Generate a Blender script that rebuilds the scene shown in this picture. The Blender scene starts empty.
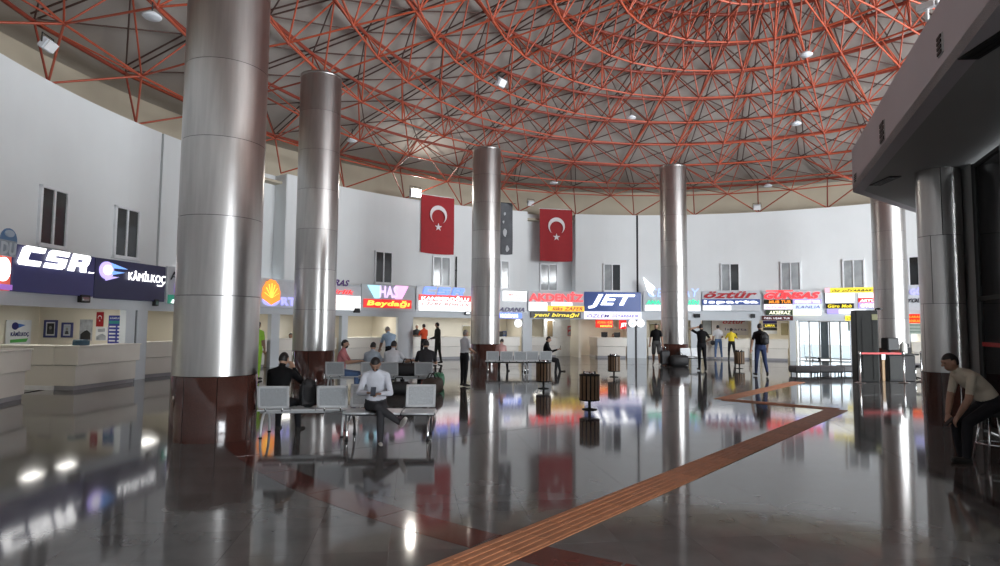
import bpy, bmesh, math, random
import numpy as np
from mathutils import Vector, Matrix
random.seed(7)
SC = bpy.context.scene
COL = SC.collection
R_ = math.radians
# ------------------------------------------------------------------ camera
FPX, PITCH, ROLL, EYE = 614.93, .0686, .0086, 1.7
cp, sp, cr, sr = math.cos(PITCH), math.sin(PITCH), math.cos(ROLL), math.sin(ROLL)
cam_d = bpy.data.cameras.new('camera'); cam = bpy.data.objects.new('camera', cam_d); COL.objects.link(cam)
cam_d.sensor_width = 36.0; cam_d.lens = FPX / 1000 * 36.0; cam_d.clip_end = 300
_Rt, _Up, _Fw = Vector((1, 0, 0)), Vector((0, -sp, cp)), Vector((0, cp, sp))
_R2 = _Rt * cr + _Up * sr; _U2 = _Up * cr - _Rt * sr
M = Matrix((( _R2.x, _U2.x, -_Fw.x, 0), (_R2.y, _U2.y, -_Fw.y, 0), (_R2.z, _U2.z, -_Fw.z, EYE), (0, 0, 0, 1)))
cam.matrix_world = M
SC.camera = cam
# ------------------------------------------------------------------ world, light, exposure
SC.view_settings.view_transform = 'Standard'; SC.view_settings.look = 'None'
SC.view_settings.gamma = 1.0; SC.view_settings.use_curve_mapping = False
SC.view_settings.exposure = 0.0
W = bpy.data.worlds.new('sky'); SC.world = W; W.use_nodes = True
nt = W.node_tree; bg = nt.nodes['Background']
bg.inputs['Color'].default_value = (0.86, 0.93, 1.0, 1); bg.inputs['Strength'].default_value = 3.5
HC = (7.0955, 15.2537)          # centre of the round hall
RC, RW, RF = 12.8167, 18.78, 18.1   # column ring, upper wall, kiosk front
HWALL, HCOL = 7.9, 9.08
def pol(r, th, z=None):
    x, y = HC[0] + r * math.cos(R_(th)), HC[1] + r * math.sin(R_(th))
    return (x, y) if z is None else (x, y, z)
def daylight(name, th, r, w, h, z, power, tilt=0, colr=(0.92, 0.96, 1.0)):
    L = bpy.data.lights.new(name, 'AREA'); L.shape = 'RECTANGLE'; L.size = w; L.size_y = h
    L.energy = power; L.color = colr
    o = bpy.data.objects.new(name, L); COL.objects.link(o)
    p = Vector(pol(r, th, z)); o.location = p
    d = Vector((HC[0], HC[1], z + tilt)) - p
    o.rotation_euler = d.to_track_quat('-Z', 'Y').to_euler()
    return o
daylight('daylight_glazed_entrance', -36, 19.4, 21.0, 7.0, 4.4, 13500)
daylight('rear_fill_light', 279, 18.95, 5.0, 3.8, 2.4, 1700)  # added fill from behind, brightens the sides turned to the camera
# ------------------------------------------------------------------ pixel helpers (directions only)
def ray(x, y):
    u = (x - 500) / FPX; v = (283 - y) / FPX
    u, v = u * cr - v * sr, u * sr + v * cr
    return np.array([u, cp - v * sp, sp + v * cp])
def fpt(x, y, h=0.0):
    d = ray(x, y); t = (h - EYE) / d[2]; return (d[0] * t, d[1] * t)
def wpt(x, y, R):
    d = ray(x, y); n = math.hypot(d[0], d[1]); e = d[:2] / n; b = e[0] * HC[0] + e[1] * HC[1]
    t = b + math.sqrt(b * b - (HC[0] ** 2 + HC[1] ** 2 - R * R))
    return math.degrees(math.atan2(e[1] * t - HC[1], e[0] * t - HC[0])) % 360, EYE + d[2] / n * t
def proj(P):
    X, Y, Z = P[0], P[1], P[2] - EYE
    d = Y * cp + Z * sp; v = -Y * sp + Z * cp; u = X
    u, v = u * cr + v * sr, -u * sr + v * cr
    if d < .05: return None
    return 500 + FPX * u / d, 283 - FPX * v / d, d
def at_depth(x, Y, z=0):
    """point on the vertical plane at forward distance Y seen in column x"""
    d = ray(x, 325); return (d[0] / d[1] * Y, Y)
# ------------------------------------------------------------------ materials
MATS = {}
def mat(name, col=(.5, .5, .5), rough=.5, metal=0., var=.06, scale=6., bump=0., bscale=40., spec=.5, emit=None, estr=1., coat=0., island=0., objrand=0., stretch=None):
    if name in MATS: return MATS[name]
    m = bpy.data.materials.new(name); m.use_nodes = True; n = m.node_tree.nodes; l = m.node_tree.links
    b = n['Principled BSDF']; b.inputs['Roughness'].default_value = rough; b.inputs['Metallic'].default_value = metal
    b.inputs['Specular IOR Level'].default_value = spec
    if coat: b.inputs['Coat Weight'].default_value = coat; b.inputs['Coat Roughness'].default_value = .05
    tc = n.new('ShaderNodeTexCoord'); src = tc.outputs['Object']
    if stretch:
        mp = n.new('ShaderNodeMapping'); mp.inputs['Scale'].default_value = stretch; l.new(src, mp.inputs['Vector']); src = mp.outputs['Vector']
    nz = n.new('ShaderNodeTexNoise'); nz.inputs['Scale'].default_value = scale; nz.inputs['Detail'].default_value = 4
    l.new(src, nz.inputs['Vector'])
    mr = n.new('ShaderNodeMapRange'); mr.inputs['To Min'].default_value = 1 - var; mr.inputs['To Max'].default_value = 1 + var
    mr.inputs['From Min'].default_value = .25; mr.inputs['From Max'].default_value = .75
    l.new(nz.outputs['Fac'], mr.inputs['Value']); val = mr.outputs['Result']
    if island or objrand:
        if island:
            g = n.new('ShaderNodeNewGeometry'); s_ = g.outputs['Random Per Island']
        else:
            g = n.new('ShaderNodeObjectInfo'); s_ = g.outputs['Random']
        k = island or objrand
        m2 = n.new('ShaderNodeMapRange'); m2.inputs['To Min'].default_value = 1 - k; m2.inputs['To Max'].default_value = 1 + k
        l.new(s_, m2.inputs['Value']); mm = n.new('ShaderNodeMath'); mm.operation = 'MULTIPLY'
        l.new(val, mm.inputs[0]); l.new(m2.outputs['Result'], mm.inputs[1]); val = mm.outputs['Value']
    vm = n.new('ShaderNodeVectorMath'); vm.operation = 'SCALE'; vm.inputs[0].default_value = col
    l.new(val, vm.inputs['Scale']); l.new(vm.outputs['Vector'], b.inputs['Base Color'])
    if bump:
        bn = n.new('ShaderNodeTexNoise'); bn.inputs['Scale'].default_value = bscale; l.new(src, bn.inputs['Vector'])
        bp = n.new('ShaderNodeBump'); bp.inputs['Strength'].default_value = bump; bp.inputs['Distance'].default_value = .01
        l.new(bn.outputs['Fac'], bp.inputs['Height']); l.new(bp.outputs['Normal'], b.inputs['Normal'])
    if emit:
        b.inputs['Emission Color'].default_value = (*emit, 1); b.inputs['Emission Strength'].default_value = estr
    MATS[name] = m; return m
def glow(name, c, s=1.6):
    return mat(name, tuple(x * .6 for x in c), .4, emit=c, estr=s, var=.03)
def glass(name, tint=(.8, .85, .87), rough=.02, mixf=.75):
    if name in MATS: return MATS[name]
    m = bpy.data.materials.new(name); m.use_nodes = True; n = m.node_tree.nodes; l = m.node_tree.links
    n.remove(n['Principled BSDF']); out = n['Material Output']
    tr = n.new('ShaderNodeBsdfTransparent'); tr.inputs['Color'].default_value = (*tint, 1)
    gl = n.new('ShaderNodeBsdfGlossy'); gl.inputs['Roughness'].default_value = rough
    fr = n.new('ShaderNodeFresnel'); fr.inputs['IOR'].default_value = 1.5
    mx = n.new('ShaderNodeMixShader'); l.new(fr.outputs['Fac'], mx.inputs['Fac']); l.new(tr.outputs[0], mx.inputs[1]); l.new(gl.outputs[0], mx.inputs[2])
    l.new(mx.outputs[0], out.inputs['Surface']); MATS[name] = m; return m
m_wall = mat('white_plaster', (.76, .785, .79), .75, var=.025, scale=.7, bump=.05)
m_wall2 = mat('cool_grey_plaster', (.50, .54, .58), .7, var=.03, scale=.8)
m_fascia = mat('grey_blue_fascia', (.60, .645, .68), .5, var=.03, scale=1.2)
m_beige = mat('beige_clerestory', (.50, .44, .34), .8, var=.08, scale=.6)
m_ceil = mat('grey_roof_sheet', (.44, .405, .37), .65, var=.06, scale=.5, stretch=(1, 1, 1))
m_cream = mat('cream_kiosk_wall', (.80, .745, .63), .7, var=.03, scale=1.)
m_ctr = mat('cream_laminate', (.76, .73, .66), .35, var=.03, scale=2.)
m_ctr_low = mat('cream_laminate_low', (.72, .69, .63), .4, var=.03, scale=2.)
m_plinth = mat('grey_plinth', (.30, .30, .32), .4)
m_joint = mat('dark_joint', (.03, .03, .035), .6)
m_steel = mat('brushed_steel', (.43, .42, .41), .29, 1., var=.10, scale=5., stretch=(3, 3, .25), bump=.03, bscale=14., objrand=.07)
m_seam = mat('steel_seam', (.14, .14, .14), .45, .8)
m_gran = mat('brown_granite', (.062, .024, .018), .12, var=.35, scale=60., spec=.5, objrand=.12)
m_floor = mat('grey_granite_tile', (.100, .099, .097), .07, var=.24, scale=2.2, spec=.38, objrand=.10)
m_floor_s = mat('grey_granite_tiles_far', (.100, .099, .097), .07, var=.24, scale=2.2, spec=.38, island=.10)
m_grout = mat('grout', (.055, .055, .055), .25)
m_red = mat('red_granite', (.10, .033, .026), .08, var=.2, scale=8., spec=.34, objrand=.1)
m_dark = mat('dark_granite', (.045, .042, .042), .08, var=.2, scale=8., spec=.34)
m_tact = mat('orange_tactile', (.40, .165, .075), .55, var=.18, scale=9., objrand=.10)
m_or = mat('orange_steel', (.38, .066, .027), .45, var=.12, scale=3.)
m_or2 = mat('deep_red_steel', (.25, .042, .023), .5, var=.12, scale=3.)
m_br = mat('brown_purlin', (.085, .045, .035), .6, var=.1, scale=3.)
m_white = mat('white_paint', (.80, .81, .82), .4)
m_pvc = mat('white_window_frame', (.80, .82, .84), .35)
m_black = mat('black_plastic', (.015, .015, .016), .5, spec=.25)
m_char = mat('charcoal_metal', (.024, .025, .024), .55, var=.1, spec=.25)
m_chrome = mat('chrome', (.70, .70, .70), .15, 1., var=.03)
m_bench = mat('light_grey_steel', (.62, .645, .66), .4, .25, var=.05)
m_mesh = mat('perforated_steel', (.47, .50, .52), .45, .3, var=.3, scale=90.)
m_wood = mat('brown_slat', (.16, .095, .05), .5, var=.25, scale=10., stretch=(6, 6, 1), objrand=.25)
m_glass = glass('clear_glass')
m_dglass = mat('dark_glass', (.012, .013, .015), .06, spec=.6, var=.05)
m_wglass = mat('window_glass_dark', (.05, .055, .06), .06, spec=.6, var=.2, scale=2.)
m_wglass2 = mat('window_glass_pale', (.33, .35, .36), .08, spec=.6, var=.25, scale=2.)
m_navy = mat('navy_sign', (.018, .020, .085), .4, emit=(.018, .02, .10), estr=.35)
m_navy2 = mat('dark_navy_sign', (.014, .016, .050), .4, emit=(.012, .014, .05), estr=.3)
m_silver = mat('silver_sign', (.64, .67, .71), .4)
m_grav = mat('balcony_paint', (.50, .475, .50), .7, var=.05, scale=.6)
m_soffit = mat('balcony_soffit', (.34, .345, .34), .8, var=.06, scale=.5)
g_white = glow('lit_white', (1, 1, 1), 1.15)
g_white2 = glow('lit_cool_white', (.93, .95, 1), 1.15)
g_lamp = glow('lamp_white', (1, .97, .9), 13.)
g_flood = glow('flood_white', (1, .98, .94), 22.)
# ------------------------------------------------------------------ mesh builder
class MB:
    def __init__(s): s.v = []; s.f = []; s.mi = []; s.sm = []
    def add(s, vs, fs, mi=0, smooth=False):
        o = len(s.v); s.v += [tuple(v) for v in vs]
        for f in fs: s.f.append([i + o for i in f]); s.mi.append(mi); s.sm.append(smooth)
        return s
    def box(s, c, size, rz=0., bev=0., mi=0, rot=None):
        x, y, z = size[0] / 2, size[1] / 2, size[2] / 2
        b = min(bev, x * .45, y * .45, z * .45)
        if b <= 0:
            vs = [(sx * x, sy * y, sz * z) for sz in (-1, 1) for sx, sy in ((-1, -1), (1, -1), (1, 1), (-1, 1))]
            fs = [(3, 2, 1, 0), (4, 5, 6, 7), (0, 1, 5, 4), (1, 2, 6, 5), (2, 3, 7, 6), (3, 0, 4, 7)]
        else:
            vs = []; fs = []
            def ringo(zz, dx):
                X, Y = x - dx, y - dx; k = b
                if dx > 0: k = b * .6
                return [(-X + k, -Y, zz), (X - k, -Y, zz), (X, -Y + k, zz), (X, Y - k, zz), (X - k, Y, zz), (-X + k, Y, zz), (-X, Y - k, zz), (-X, -Y + k, zz)]
            for zz, dx in ((-z, b), (-z + b, 0), (z - b, 0), (z, b)): vs += ringo(zz, dx)
            for r in range(3):
                for i in range(8): fs.append((r * 8 + i, r * 8 + (i + 1) % 8, r * 8 + 8 + (i + 1) % 8, r * 8 + 8 + i))
            fs.append(tuple(range(7, -1, -1))); fs.append(tuple(range(24, 32)))
        mt = rot if rot is not None else Matrix.Rotation(rz, 3, 'Z')
        vs = [mt @ Vector(v) + Vector(c) for v in vs]
        return s.add(vs, fs, mi)
    def tube(s, pts, r, n=8, mi=0, cap=True, closed=False):
        pts = [Vector(p) for p in pts]; rs = r if isinstance(r, (list, tuple)) else [r] * len(pts)
        vs = []; fs = []; prev = None; N = len(pts)
        for i, p in enumerate(pts):
            if closed: t = pts[(i + 1) % N] - pts[i - 1]
            else: t = pts[min(i + 1, N - 1)] - pts[max(i - 1, 0)]
            t.normalize()
            if prev is None:
                a = Vector((0, 0, 1)) if abs(t.z) < .9 else Vector((1, 0, 0)); u = t.cross(a).normalized()
            else: u = (prev - t * prev.dot(t)).normalized()
            prev = u; w = t.cross(u)
            vs += [p + (u * math.cos(2 * math.pi * k / n) + w * math.sin(2 * math.pi * k / n)) * rs[i] for k in range(n)]
        M_ = N if closed else N - 1
        for i in range(M_):
            j = (i + 1) % N
            for k in range(n): fs.append((i * n + k, i * n + (k + 1) % n, j * n + (k + 1) % n, j * n + k))
        s.add(vs, fs, mi, True)
        if cap and not closed:
            o = len(s.v) - len(vs)
            s.f.append([o + k for k in range(n - 1, -1, -1)]); s.f.append([o + (N - 1) * n + k for k in range(n)]); s.mi += [mi, mi]; s.sm += [False, False]
        return s
    def lathe(s, prof, n=24, mi=0, c=(0, 0, 0), a0=0, a1=360, smooth=True, caps=True):
        full = abs(a1 - a0) >= 359.9; k = n if full else n + 1; vs = []; fs = []
        for r, z in prof:
            for i in range(k):
                a = R_(a0 + (a1 - a0) * i / n); vs.append((c[0] + r * math.cos(a), c[1] + r * math.sin(a), c[2] + z))
        for j in range(len(prof) - 1):
            for i in range(n):
                i2 = (i + 1) % k; fs.append((j * k + i, j * k + i2, (j + 1) * k + i2, (j + 1) * k + i))
        s.add(vs, fs, mi, smooth)
        if full and caps:
            o = len(s.v) - len(vs)
            if prof[0][0] > 1e-4: s.f.append([o + i for i in range(n - 1, -1, -1)]); s.mi.append(mi); s.sm.append(False)
            if prof[-1][0] > 1e-4: s.f.append([o + (len(prof) - 1) * k + i for i in range(n)]); s.mi.append(mi); s.sm.append(False)
        return s
    def arc(s, r0, r1, t0, t1, z0, z1, seg=None, mi=0, smooth=False):
        seg = seg or max(1, int(abs(t1 - t0) / 1.25)); vs = []; fs = []
        for i in range(seg + 1):
            t = t0 + (t1 - t0) * i / seg
            a, b = pol(r0, t), pol(r1, t)
            vs += [(a[0], a[1], z0), (b[0], b[1], z0), (b[0], b[1], z1), (a[0], a[1], z1)]
        for i in range(seg):
            o = i * 4; p = o + 4
            for k in range(4): fs.append((o + k, o + (k + 1) % 4, p + (k + 1) % 4, p + k))
        fs.append((0, 3, 2, 1)); e = seg * 4; fs.append((e, e + 1, e + 2, e + 3))
        if t1 < t0: fs = [tuple(reversed(f)) for f in fs]
        fs = [tuple(reversed(f)) for f in fs]
        return s.add(vs, fs, mi, smooth)
    def prism(s, poly, z0, z1, mi=0):
        n = len(poly); A = sum(poly[i][0] * poly[(i + 1) % n][1] - poly[(i + 1) % n][0] * poly[i][1] for i in range(n))
        if A < 0: poly = poly[::-1]
        vs = [(x, y, z0) for x, y in poly] + [(x, y, z1) for x, y in poly]
        fs = [tuple(range(n - 1, -1, -1)), tuple(range(n, 2 * n))] + [(i, (i + 1) % n, n + (i + 1) % n, n + i) for i in range(n)]
        return s.add(vs, fs, mi)
    def ell(s, c, r, n=12, m=8, mi=0, rot=None):
        vs = []; fs = []; mt = rot or Matrix.Identity(3)
        vs.append(mt @ Vector((0, 0, -r[2])) + Vector(c))
        for j in range(1, m):
            a = math.pi * j / m - math.pi / 2
            for i in range(n):
                b = 2 * math.pi * i / n; vs.append(mt @ Vector((r[0] * math.cos(a) * math.cos(b), r[1] * math.cos(a) * math.sin(b), r[2] * math.sin(a))) + Vector(c))
        vs.append(mt @ Vector((0, 0, r[2])) + Vector(c)); T = len(vs) - 1
        for i in range(n):
            fs.append((0, 1 + (i + 1) % n, 1 + i)); fs.append((T, T - n + i, T - n + (i + 1) % n))
        for j in range(m - 2):
            for i in range(n): a = 1 + j * n; fs.append((a + i, a + (i + 1) % n, a + n + (i + 1) % n, a + n + i))
        return s.add(vs, fs, mi, True)
    def mesh(s, name, mats):
        me = bpy.data.meshes.new(name); me.from_pydata(s.v, [], s.f)
        for m in (mats if isinstance(mats, (list, tuple)) else [mats]): me.materials.append(m)
        me.polygons.foreach_set('material_index', s.mi); me.polygons.foreach_set('use_smooth', s.sm); me.update(); return me
    def build(s, name, mats, parent=None, loc=None, rz=None):
        return link(name, s.mesh(name, mats), parent, loc, rz)
def link(name, me, parent=None, loc=None, rz=None):
    o = bpy.data.objects.new(name, me); COL.objects.link(o)
    if parent: o.parent = parent
    if loc is not None: o.location = loc
    if rz is not None: o.rotation_euler[2] = rz
    return o
def thing(name, label, cat, loc=(0, 0, 0), rz=0., group=None):
    o = link(name, None, None, loc, rz); o['label'] = label; o['category'] = cat; o['kind'] = 'thing'
    if group: o['group'] = group
    return o
def tag(o, label, cat, group=None):
    o['label'] = label; o['category'] = cat; o['kind'] = 'thing'
    if group: o['group'] = group
    return o
def struct(o, label=None):
    o['kind'] = 'structure'
    if label: o['label'] = label
    return o
def box_part(name, c, size, m, parent, bev=.006, rz=0.): return MB().box(c, size, rz, bev).build(name, m, parent)
def copy_tree(o, parent=None):
    c = o.copy(); COL.objects.link(c); c.parent = parent
    for ch in list(o.children): copy_tree(ch, c)
    return c
def text_mesh(name, s, m, w, h, shear=0., bold=.0, ext=.012, parent=None, x=0, y=0, z=0):
    cu = bpy.data.curves.new('t', 'FONT'); cu.body = s; cu.shear = shear; cu.offset = bold; cu.extrude = .02; cu.resolution_u = 3; cu.space_character = 1.06
    o = bpy.data.objects.new('t', cu); COL.objects.link(o)
    dg = bpy.context.evaluated_depsgraph_get(); me = bpy.data.meshes.new_from_object(o.evaluated_get(dg))
    bpy.data.objects.remove(o); bpy.data.curves.remove(cu)
    n = len(me.vertices); a = np.zeros(n * 3); me.vertices.foreach_get('co', a); a = a.reshape(-1, 3)
    lo, hi = a.min(0), a.max(0); a = (a - lo) / np.maximum(hi - lo, 1e-6)
    b = np.c_[a[:, 0] * w, (1 - a[:, 2]) * ext - ext, a[:, 1] * h]
    me.vertices.foreach_set('co', b.ravel()); me.update(); me.materials.clear(); me.materials.append(m)
    return link(name, me, parent, (x, y, z))
def flat_poly(name, pts, m, parent, y0=-.012, y1=0., loc=None):
    """polygon in local x/z, a thin slab between y0 and y1"""
    n = len(pts); A = sum(pts[i][0] * pts[(i + 1) % n][1] - pts[(i + 1) % n][0] * pts[i][1] for i in range(n))
    if A < 0: pts = pts[::-1]
    vs = [(x, y0, z) for x, z in pts] + [(x, y1, z) for x, z in pts]
    fs = [tuple(range(n)), tuple(range(2 * n - 1, n - 1, -1))] + [(i, n + i, n + (i + 1) % n, (i + 1) % n) for i in range(n)]
    return MB().add(vs, fs).build(name, m, parent, loc)
def disc_pts(cx, cz, rx, rz_, n=20, a0=0, a1=360): return [(cx + rx * math.cos(R_(a0 + (a1 - a0) * i / n)), cz + rz_ * math.sin(R_(a0 + (a1 - a0) * i / n))) for i in range(n if a1 - a0 >= 360 else n + 1)]

# =================================================================== FLOOR
fl = struct(MB().lathe([(0.001, -.25), (19.6, -.25), (19.6, -.012), (.001, -.012)], 96, c=(*HC, 0), smooth=False).build('floor', m_grout))
kf = MB().arc(18.3, 23.0, 30, 215, -.1, .0); kfo = struct(kf.build('floor', m_floor_s))
TS, TA = .6, R_(8)
ca, sa = math.cos(TA), math.sin(TA); tiles = []
for i in range(-34, 35):
    for j in range(-34, 35):
        lx, ly = i * TS, j * TS; x, y = HC[0] + lx * ca - ly * sa, HC[1] + lx * sa + ly * ca
        if math.hypot(lx, ly) > 18.45: continue
        p = proj((x, y, 0)); vis = p is not None and -30 < p[0] < 1030 and p[1] < 600
        tiles.append(((p[2] if vis else 1e3), x, y))
tiles.sort()
tm = MB().box((0, 0, -.006), (TS - .0016, TS - .0016, .012)).mesh('tile', m_floor)
for d, x, y in tiles[:290]: link('tile', tm, fl, (x, y, 0), TA)
mb = MB()
for d, x, y in tiles[290:]: mb.box((x, y, -.006), (TS - .0016, TS - .0016, .012), TA)
o = mb.build('tile_field', m_floor_s, fl); o['kind'] = 'stuff'
# red granite ring at the columns and dark radial strips
rg = struct(link('trim_1', None), 'dark red granite ring inlaid in the floor')
for k in range(72):
    MB().arc(12.36, 12.73, k * 5 + .05, k * 5 + 4.95, -.01, .002, 4).build('band_tile', m_red, rg)
rs = struct(link('trim_2', None), 'dark granite strips radiating over the floor')
for k in range(9):
    th = 216.2 + 40 * k
    for q in range(6):
        a = 2.2 + q * 1.69; b = a + 1.68; n_ = (-math.sin(R_(th)) * .065, math.cos(R_(th)) * .065)
        p, p2 = pol(a, th), pol(b, th)
        MB().prism([(p[0] + n_[0], p[1] + n_[1]), (p[0] - n_[0], p[1] - n_[1]), (p2[0] - n_[0], p2[1] - n_[1]), (p2[0] + n_[0], p2[1] + n_[1])], -.01, .0015).build('strip_tile', m_dark, rs)
# tactile paving
tp = struct(link('trim_3', None), 'orange ribbed tactile paving path for the blind')
T = .4
tb = MB().box((0, 0, .004), (T - .004, T - .004, .008), bev=.002)
for q in range(5): tb.box((0, (q - 2) * .074, .0095), (T - .02, .034, .006), bev=.003)
tmesh = tb.mesh('tactile_tile', m_tact)
def tact_path(p0, p1):
    d = Vector((p1[0] - p0[0], p1[1] - p0[1])); n = max(1, round(d.length / T)); a = math.atan2(d.y, d.x); u = d.normalized() * T
    for k in range(n): link('tactile_tile', tmesh, tp, (p0[0] + u.x * (k + .5), p0[1] + u.y * (k + .5), .0), a)
A0 = np.array(fpt(466, 566)); A1 = np.array(fpt(838, 409.5)); dA = (A1 - A0) / np.linalg.norm(A1 - A0)
tact_path(A0 - dA * 4.0, A1)
A2 = np.array(fpt(722, 399.5)); tact_path(A1, A2); tact_path(A2, A2 + dA * 6.4)

# =================================================================== UPPER WALL
def wall_arc(name, t0, t1, z0, z1, r0=RW, r1=None, m=m_wall):
    return struct(MB().arc(r0, r1 or r0 + .3, t0, t1, z0, z1).build(name, m))
REC = [(99.0, 107.4), (148.2, 151.8)]       # set-back bays
segs = [(18, 60.2), (60.2, 88.2), (88.55, 98.9), (107.5, 148.1), (151.9, 165.72), (166.02, 240.0)]
for a, b in segs: wall_arc('wall_hall', a, b, 3.3, HWALL)
for a, b in REC:
    wall_arc('wall_bay', a, b, 3.3, HWALL, RW + .75, RW + 1.0)
    for t, s_ in ((a, -1), (b, 1)):
        struct(MB().arc(RW + .02, RW + 1.0, min(t, t + s_ * .6), max(t, t + s_ * .6), 3.3, HWALL - .01, 1).build('wall_bay', m_wall))
for t in (88.375, 165.87):                    # expansion joints
    struct(MB().arc(RW + .10, RW + .16, t - .2, t + .2, 3.3, HWALL, 1).build('trim_joint', m_joint))
# rest of the ring, out of the picture: plain wall with glazed fronts, the rear one opened for the fill light
wall_arc('wall_rear', 240, 270, 0, HWALL); wall_arc('wall_rear', 270, 288, 4.4, HWALL); wall_arc('wall_rear', 360, 378, 0, HWALL)
wall_arc('wall_rear', 288, 360, 7.7, HWALL)
wall_arc('wall_rear', 18, 40, 0, 3.3); wall_arc('wall_rear', 205, 240, 0, 3.3)
for n_, (a, b) in enumerate(((288, 360), (270, 288))):
    g = struct(link('window_%d' % (n_ + 1), None), 'tall glazed hall front with white mullions')
    k = int((b - a) / 4)
    for i in range(k + 1):
        t = a + (b - a) * i / k; p = pol(RW + .1, t); MB().box((p[0], p[1], 3.8), (.10, .10, 7.6), R_(t)).build('mullion', m_pvc, g)
    for z in (2.4, 5.0): MB().arc(RW + .06, RW + .13, a, b, z, z + .08).build('transom', m_pvc, g)
# outer beige clerestory band and flat kiosk roof
struct(MB().arc(20.9, 21.1, 0, 360, 7.6, 10.4, 120).build('wall_clerestory', m_beige))
struct(MB().arc(RW + .3, 20.95, 0, 360, 7.5, 7.6, 120).build('wall_ledge', m_beige))

# upper windows: white frames, two panes each
def window(n, xa, xb, kind):
    ta, tb_ = wpt(xa, 270, RW)[0], wpt(xb, 270, RW)[0]; tm_ = (ta + tb_) / 2
    p0, p1 = Vector(pol(RW - .01, ta)), Vector(pol(RW - .01, tb_)); L = (p1 - p0).length
    L = min(max(L, .98), 1.1); rz = R_(tm_) - math.pi / 2; c = Vector(pol(RW - .015, tm_))
    g = struct(link('window_%d' % n, None, None, (c.x, c.y, 3.62), rz)); h = 1.55; fw = .07
    for x in (-L / 2 + fw / 2, L / 2 - fw / 2): box_part('window_frame', (x, -.03, h / 2), (fw, .09, h), m_pvc, g)
    for z in (fw / 2, h - fw / 2): box_part('window_frame', (0, -.03, z), (L, .09, fw), m_pvc, g)
    box_part('window_sash', (0, -.035, h / 2), (.06, .06, h), m_pvc, g)
    mats = {'d': (m_wglass, m_wglass), 'p': (m_wglass2, m_wglass2), 'l': (m_wglass2, m_wglass), 'b': (m_dglass, m_dglass)}[kind]
    for s_, mm in ((-1, mats[0]), (1, mats[1])): box_part('pane', (s_ * (L / 4 - .01), -.02, h / 2), (L / 2 - .1, .012, h - .13), mm, g, 0)
    box_part('window_sill', (0, -.06, -.02), (L + .08, .13, .04), m_pvc, g)
for i, (xa, xb, k) in enumerate([(37, 60, 'd'), (113, 134, 'd'), (375, 391, 'd'), (432, 450, 'p'), (492, 509, 'p'), (603, 621, 'l'), (721, 739, 'l'), (781, 800, 'p'), (844, 863, 'p'), (912, 929, 'b')]):
    window(i + 3, xa, xb, k)
def bay_window(n, xa, xb):
    R2 = RW + .75; ta, tb_ = wpt(xa, 270, R2)[0], wpt(xb, 270, R2)[0]; tm_ = (ta + tb_) / 2; c = pol(R2 - .015, tm_)
    g = struct(link('window_%d' % n, None, None, (c[0], c[1], 3.62), R_(tm_) - math.pi / 2)); L, h, fw = 1.05, 1.55, .07
    for x in (-L / 2 + fw / 2, L / 2 - fw / 2): box_part('window_frame', (x, -.03, h / 2), (fw, .09, h), m_pvc, g)
    for z in (fw / 2, h - fw / 2): box_part('window_frame', (0, -.03, z), (L, .09, fw), m_pvc, g)
    box_part('window_sash', (0, -.035, h / 2), (.06, .06, h), m_pvc, g)
    for s_ in (-1, 1): box_part('pane', (s_ * (L / 4 - .01), -.02, h / 2), (L / 2 - .1, .012, h - .13), m_wglass2, g, 0)
bay_window(13, 539, 558)

# =================================================================== ROOF
LOW = [(1.9, 11.0), (4.07, 10.9), (5.8, 10.68), (7.57, 10.38), (9.3, 10.0), (11.07, 9.6), (12.82, 9.16), (15.0, 8.80), (17.5, 8.72)]
UP = [((LOW[i][0] + LOW[i + 1][0]) / 2 + .05, (LOW[i][1] + LOW[i + 1][1]) / 2 + (1.28 if i == 7 else 1.5)) for i in range(len(LOW) - 1)] + [(19.4, 9.55)]
prof = [(.05, 12.95), (1.2, 12.93)] + [(r, z + .30) for r, z in UP] + [(21.1, 9.6)]
struct(MB().lathe(prof, 108, c=(*HC, 0), caps=False).build('ceiling', m_ceil))
bars = []
N = 36
def ln(k, j): return Vector(pol(LOW[k][0], j * 10 + (3.8 if k == 8 else 7), LOW[k][1]))
def un(k, j): return Vector(pol(UP[k][0], j * 10 + (8.8 if k == 8 else 12), UP[k][1]))
for k in range(len(LOW)):
    for j in range(N):
        bars.append((ln(k, j), ln(k, j + 1), .032, 0))
        if k < len(LOW) - 1:
            bars.append((ln(k, j), ln(k + 1, j), .028, 0))
        bars.append((un(k, j), un(k, j + 1), .062, 1))
        for q in (0, 1): bars.append((un(k, j), ln(k, j + q), .025, 0))
        if k < len(LOW) - 1:
            for q in (0, 1): bars.append((un(k, j), ln(k + 1, j + q), .025, 0))
        if k < len(LOW) - 1:
            a, b = un(k, j), un(k + 1, j); t = Vector((-math.sin(R_(j * 10 + 12)), math.cos(R_(j * 10 + 12)), 0)) * .13
            up = Vector((0, 0, .16))
            bars.append((a + t + up, b + t + up, .026, 2)); bars.append((a - t + up, b - t + up, .026, 2))
            bars.append((a + up * .5, un(k + 1, j + 1) + up * .5, .024, 2)); bars.append((un(k, j + 1) + up * .5, b + up * .5, .024, 2))
for j in range(N):                            # struts down to the wall head
    w = Vector(pol(RW + .15, j * 10 + 8.8, HWALL))
    bars.append((w, ln(8, j), .03, 0)); bars.append((w, ln(8, j + 1), .03, 0)); bars.append((w, un(8, j), .03, 1))
SF = thing('roof_space_frame', 'orange steel space frame of tubes under the round hall roof', 'roof truss')
cyl = []
for m_ in (m_or, m_or2, m_br):
    cyl.append(MB().tube([(0, 0, 0), (0, 0, 1)], 1, 8, cap=False).mesh('bar', m_))
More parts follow.
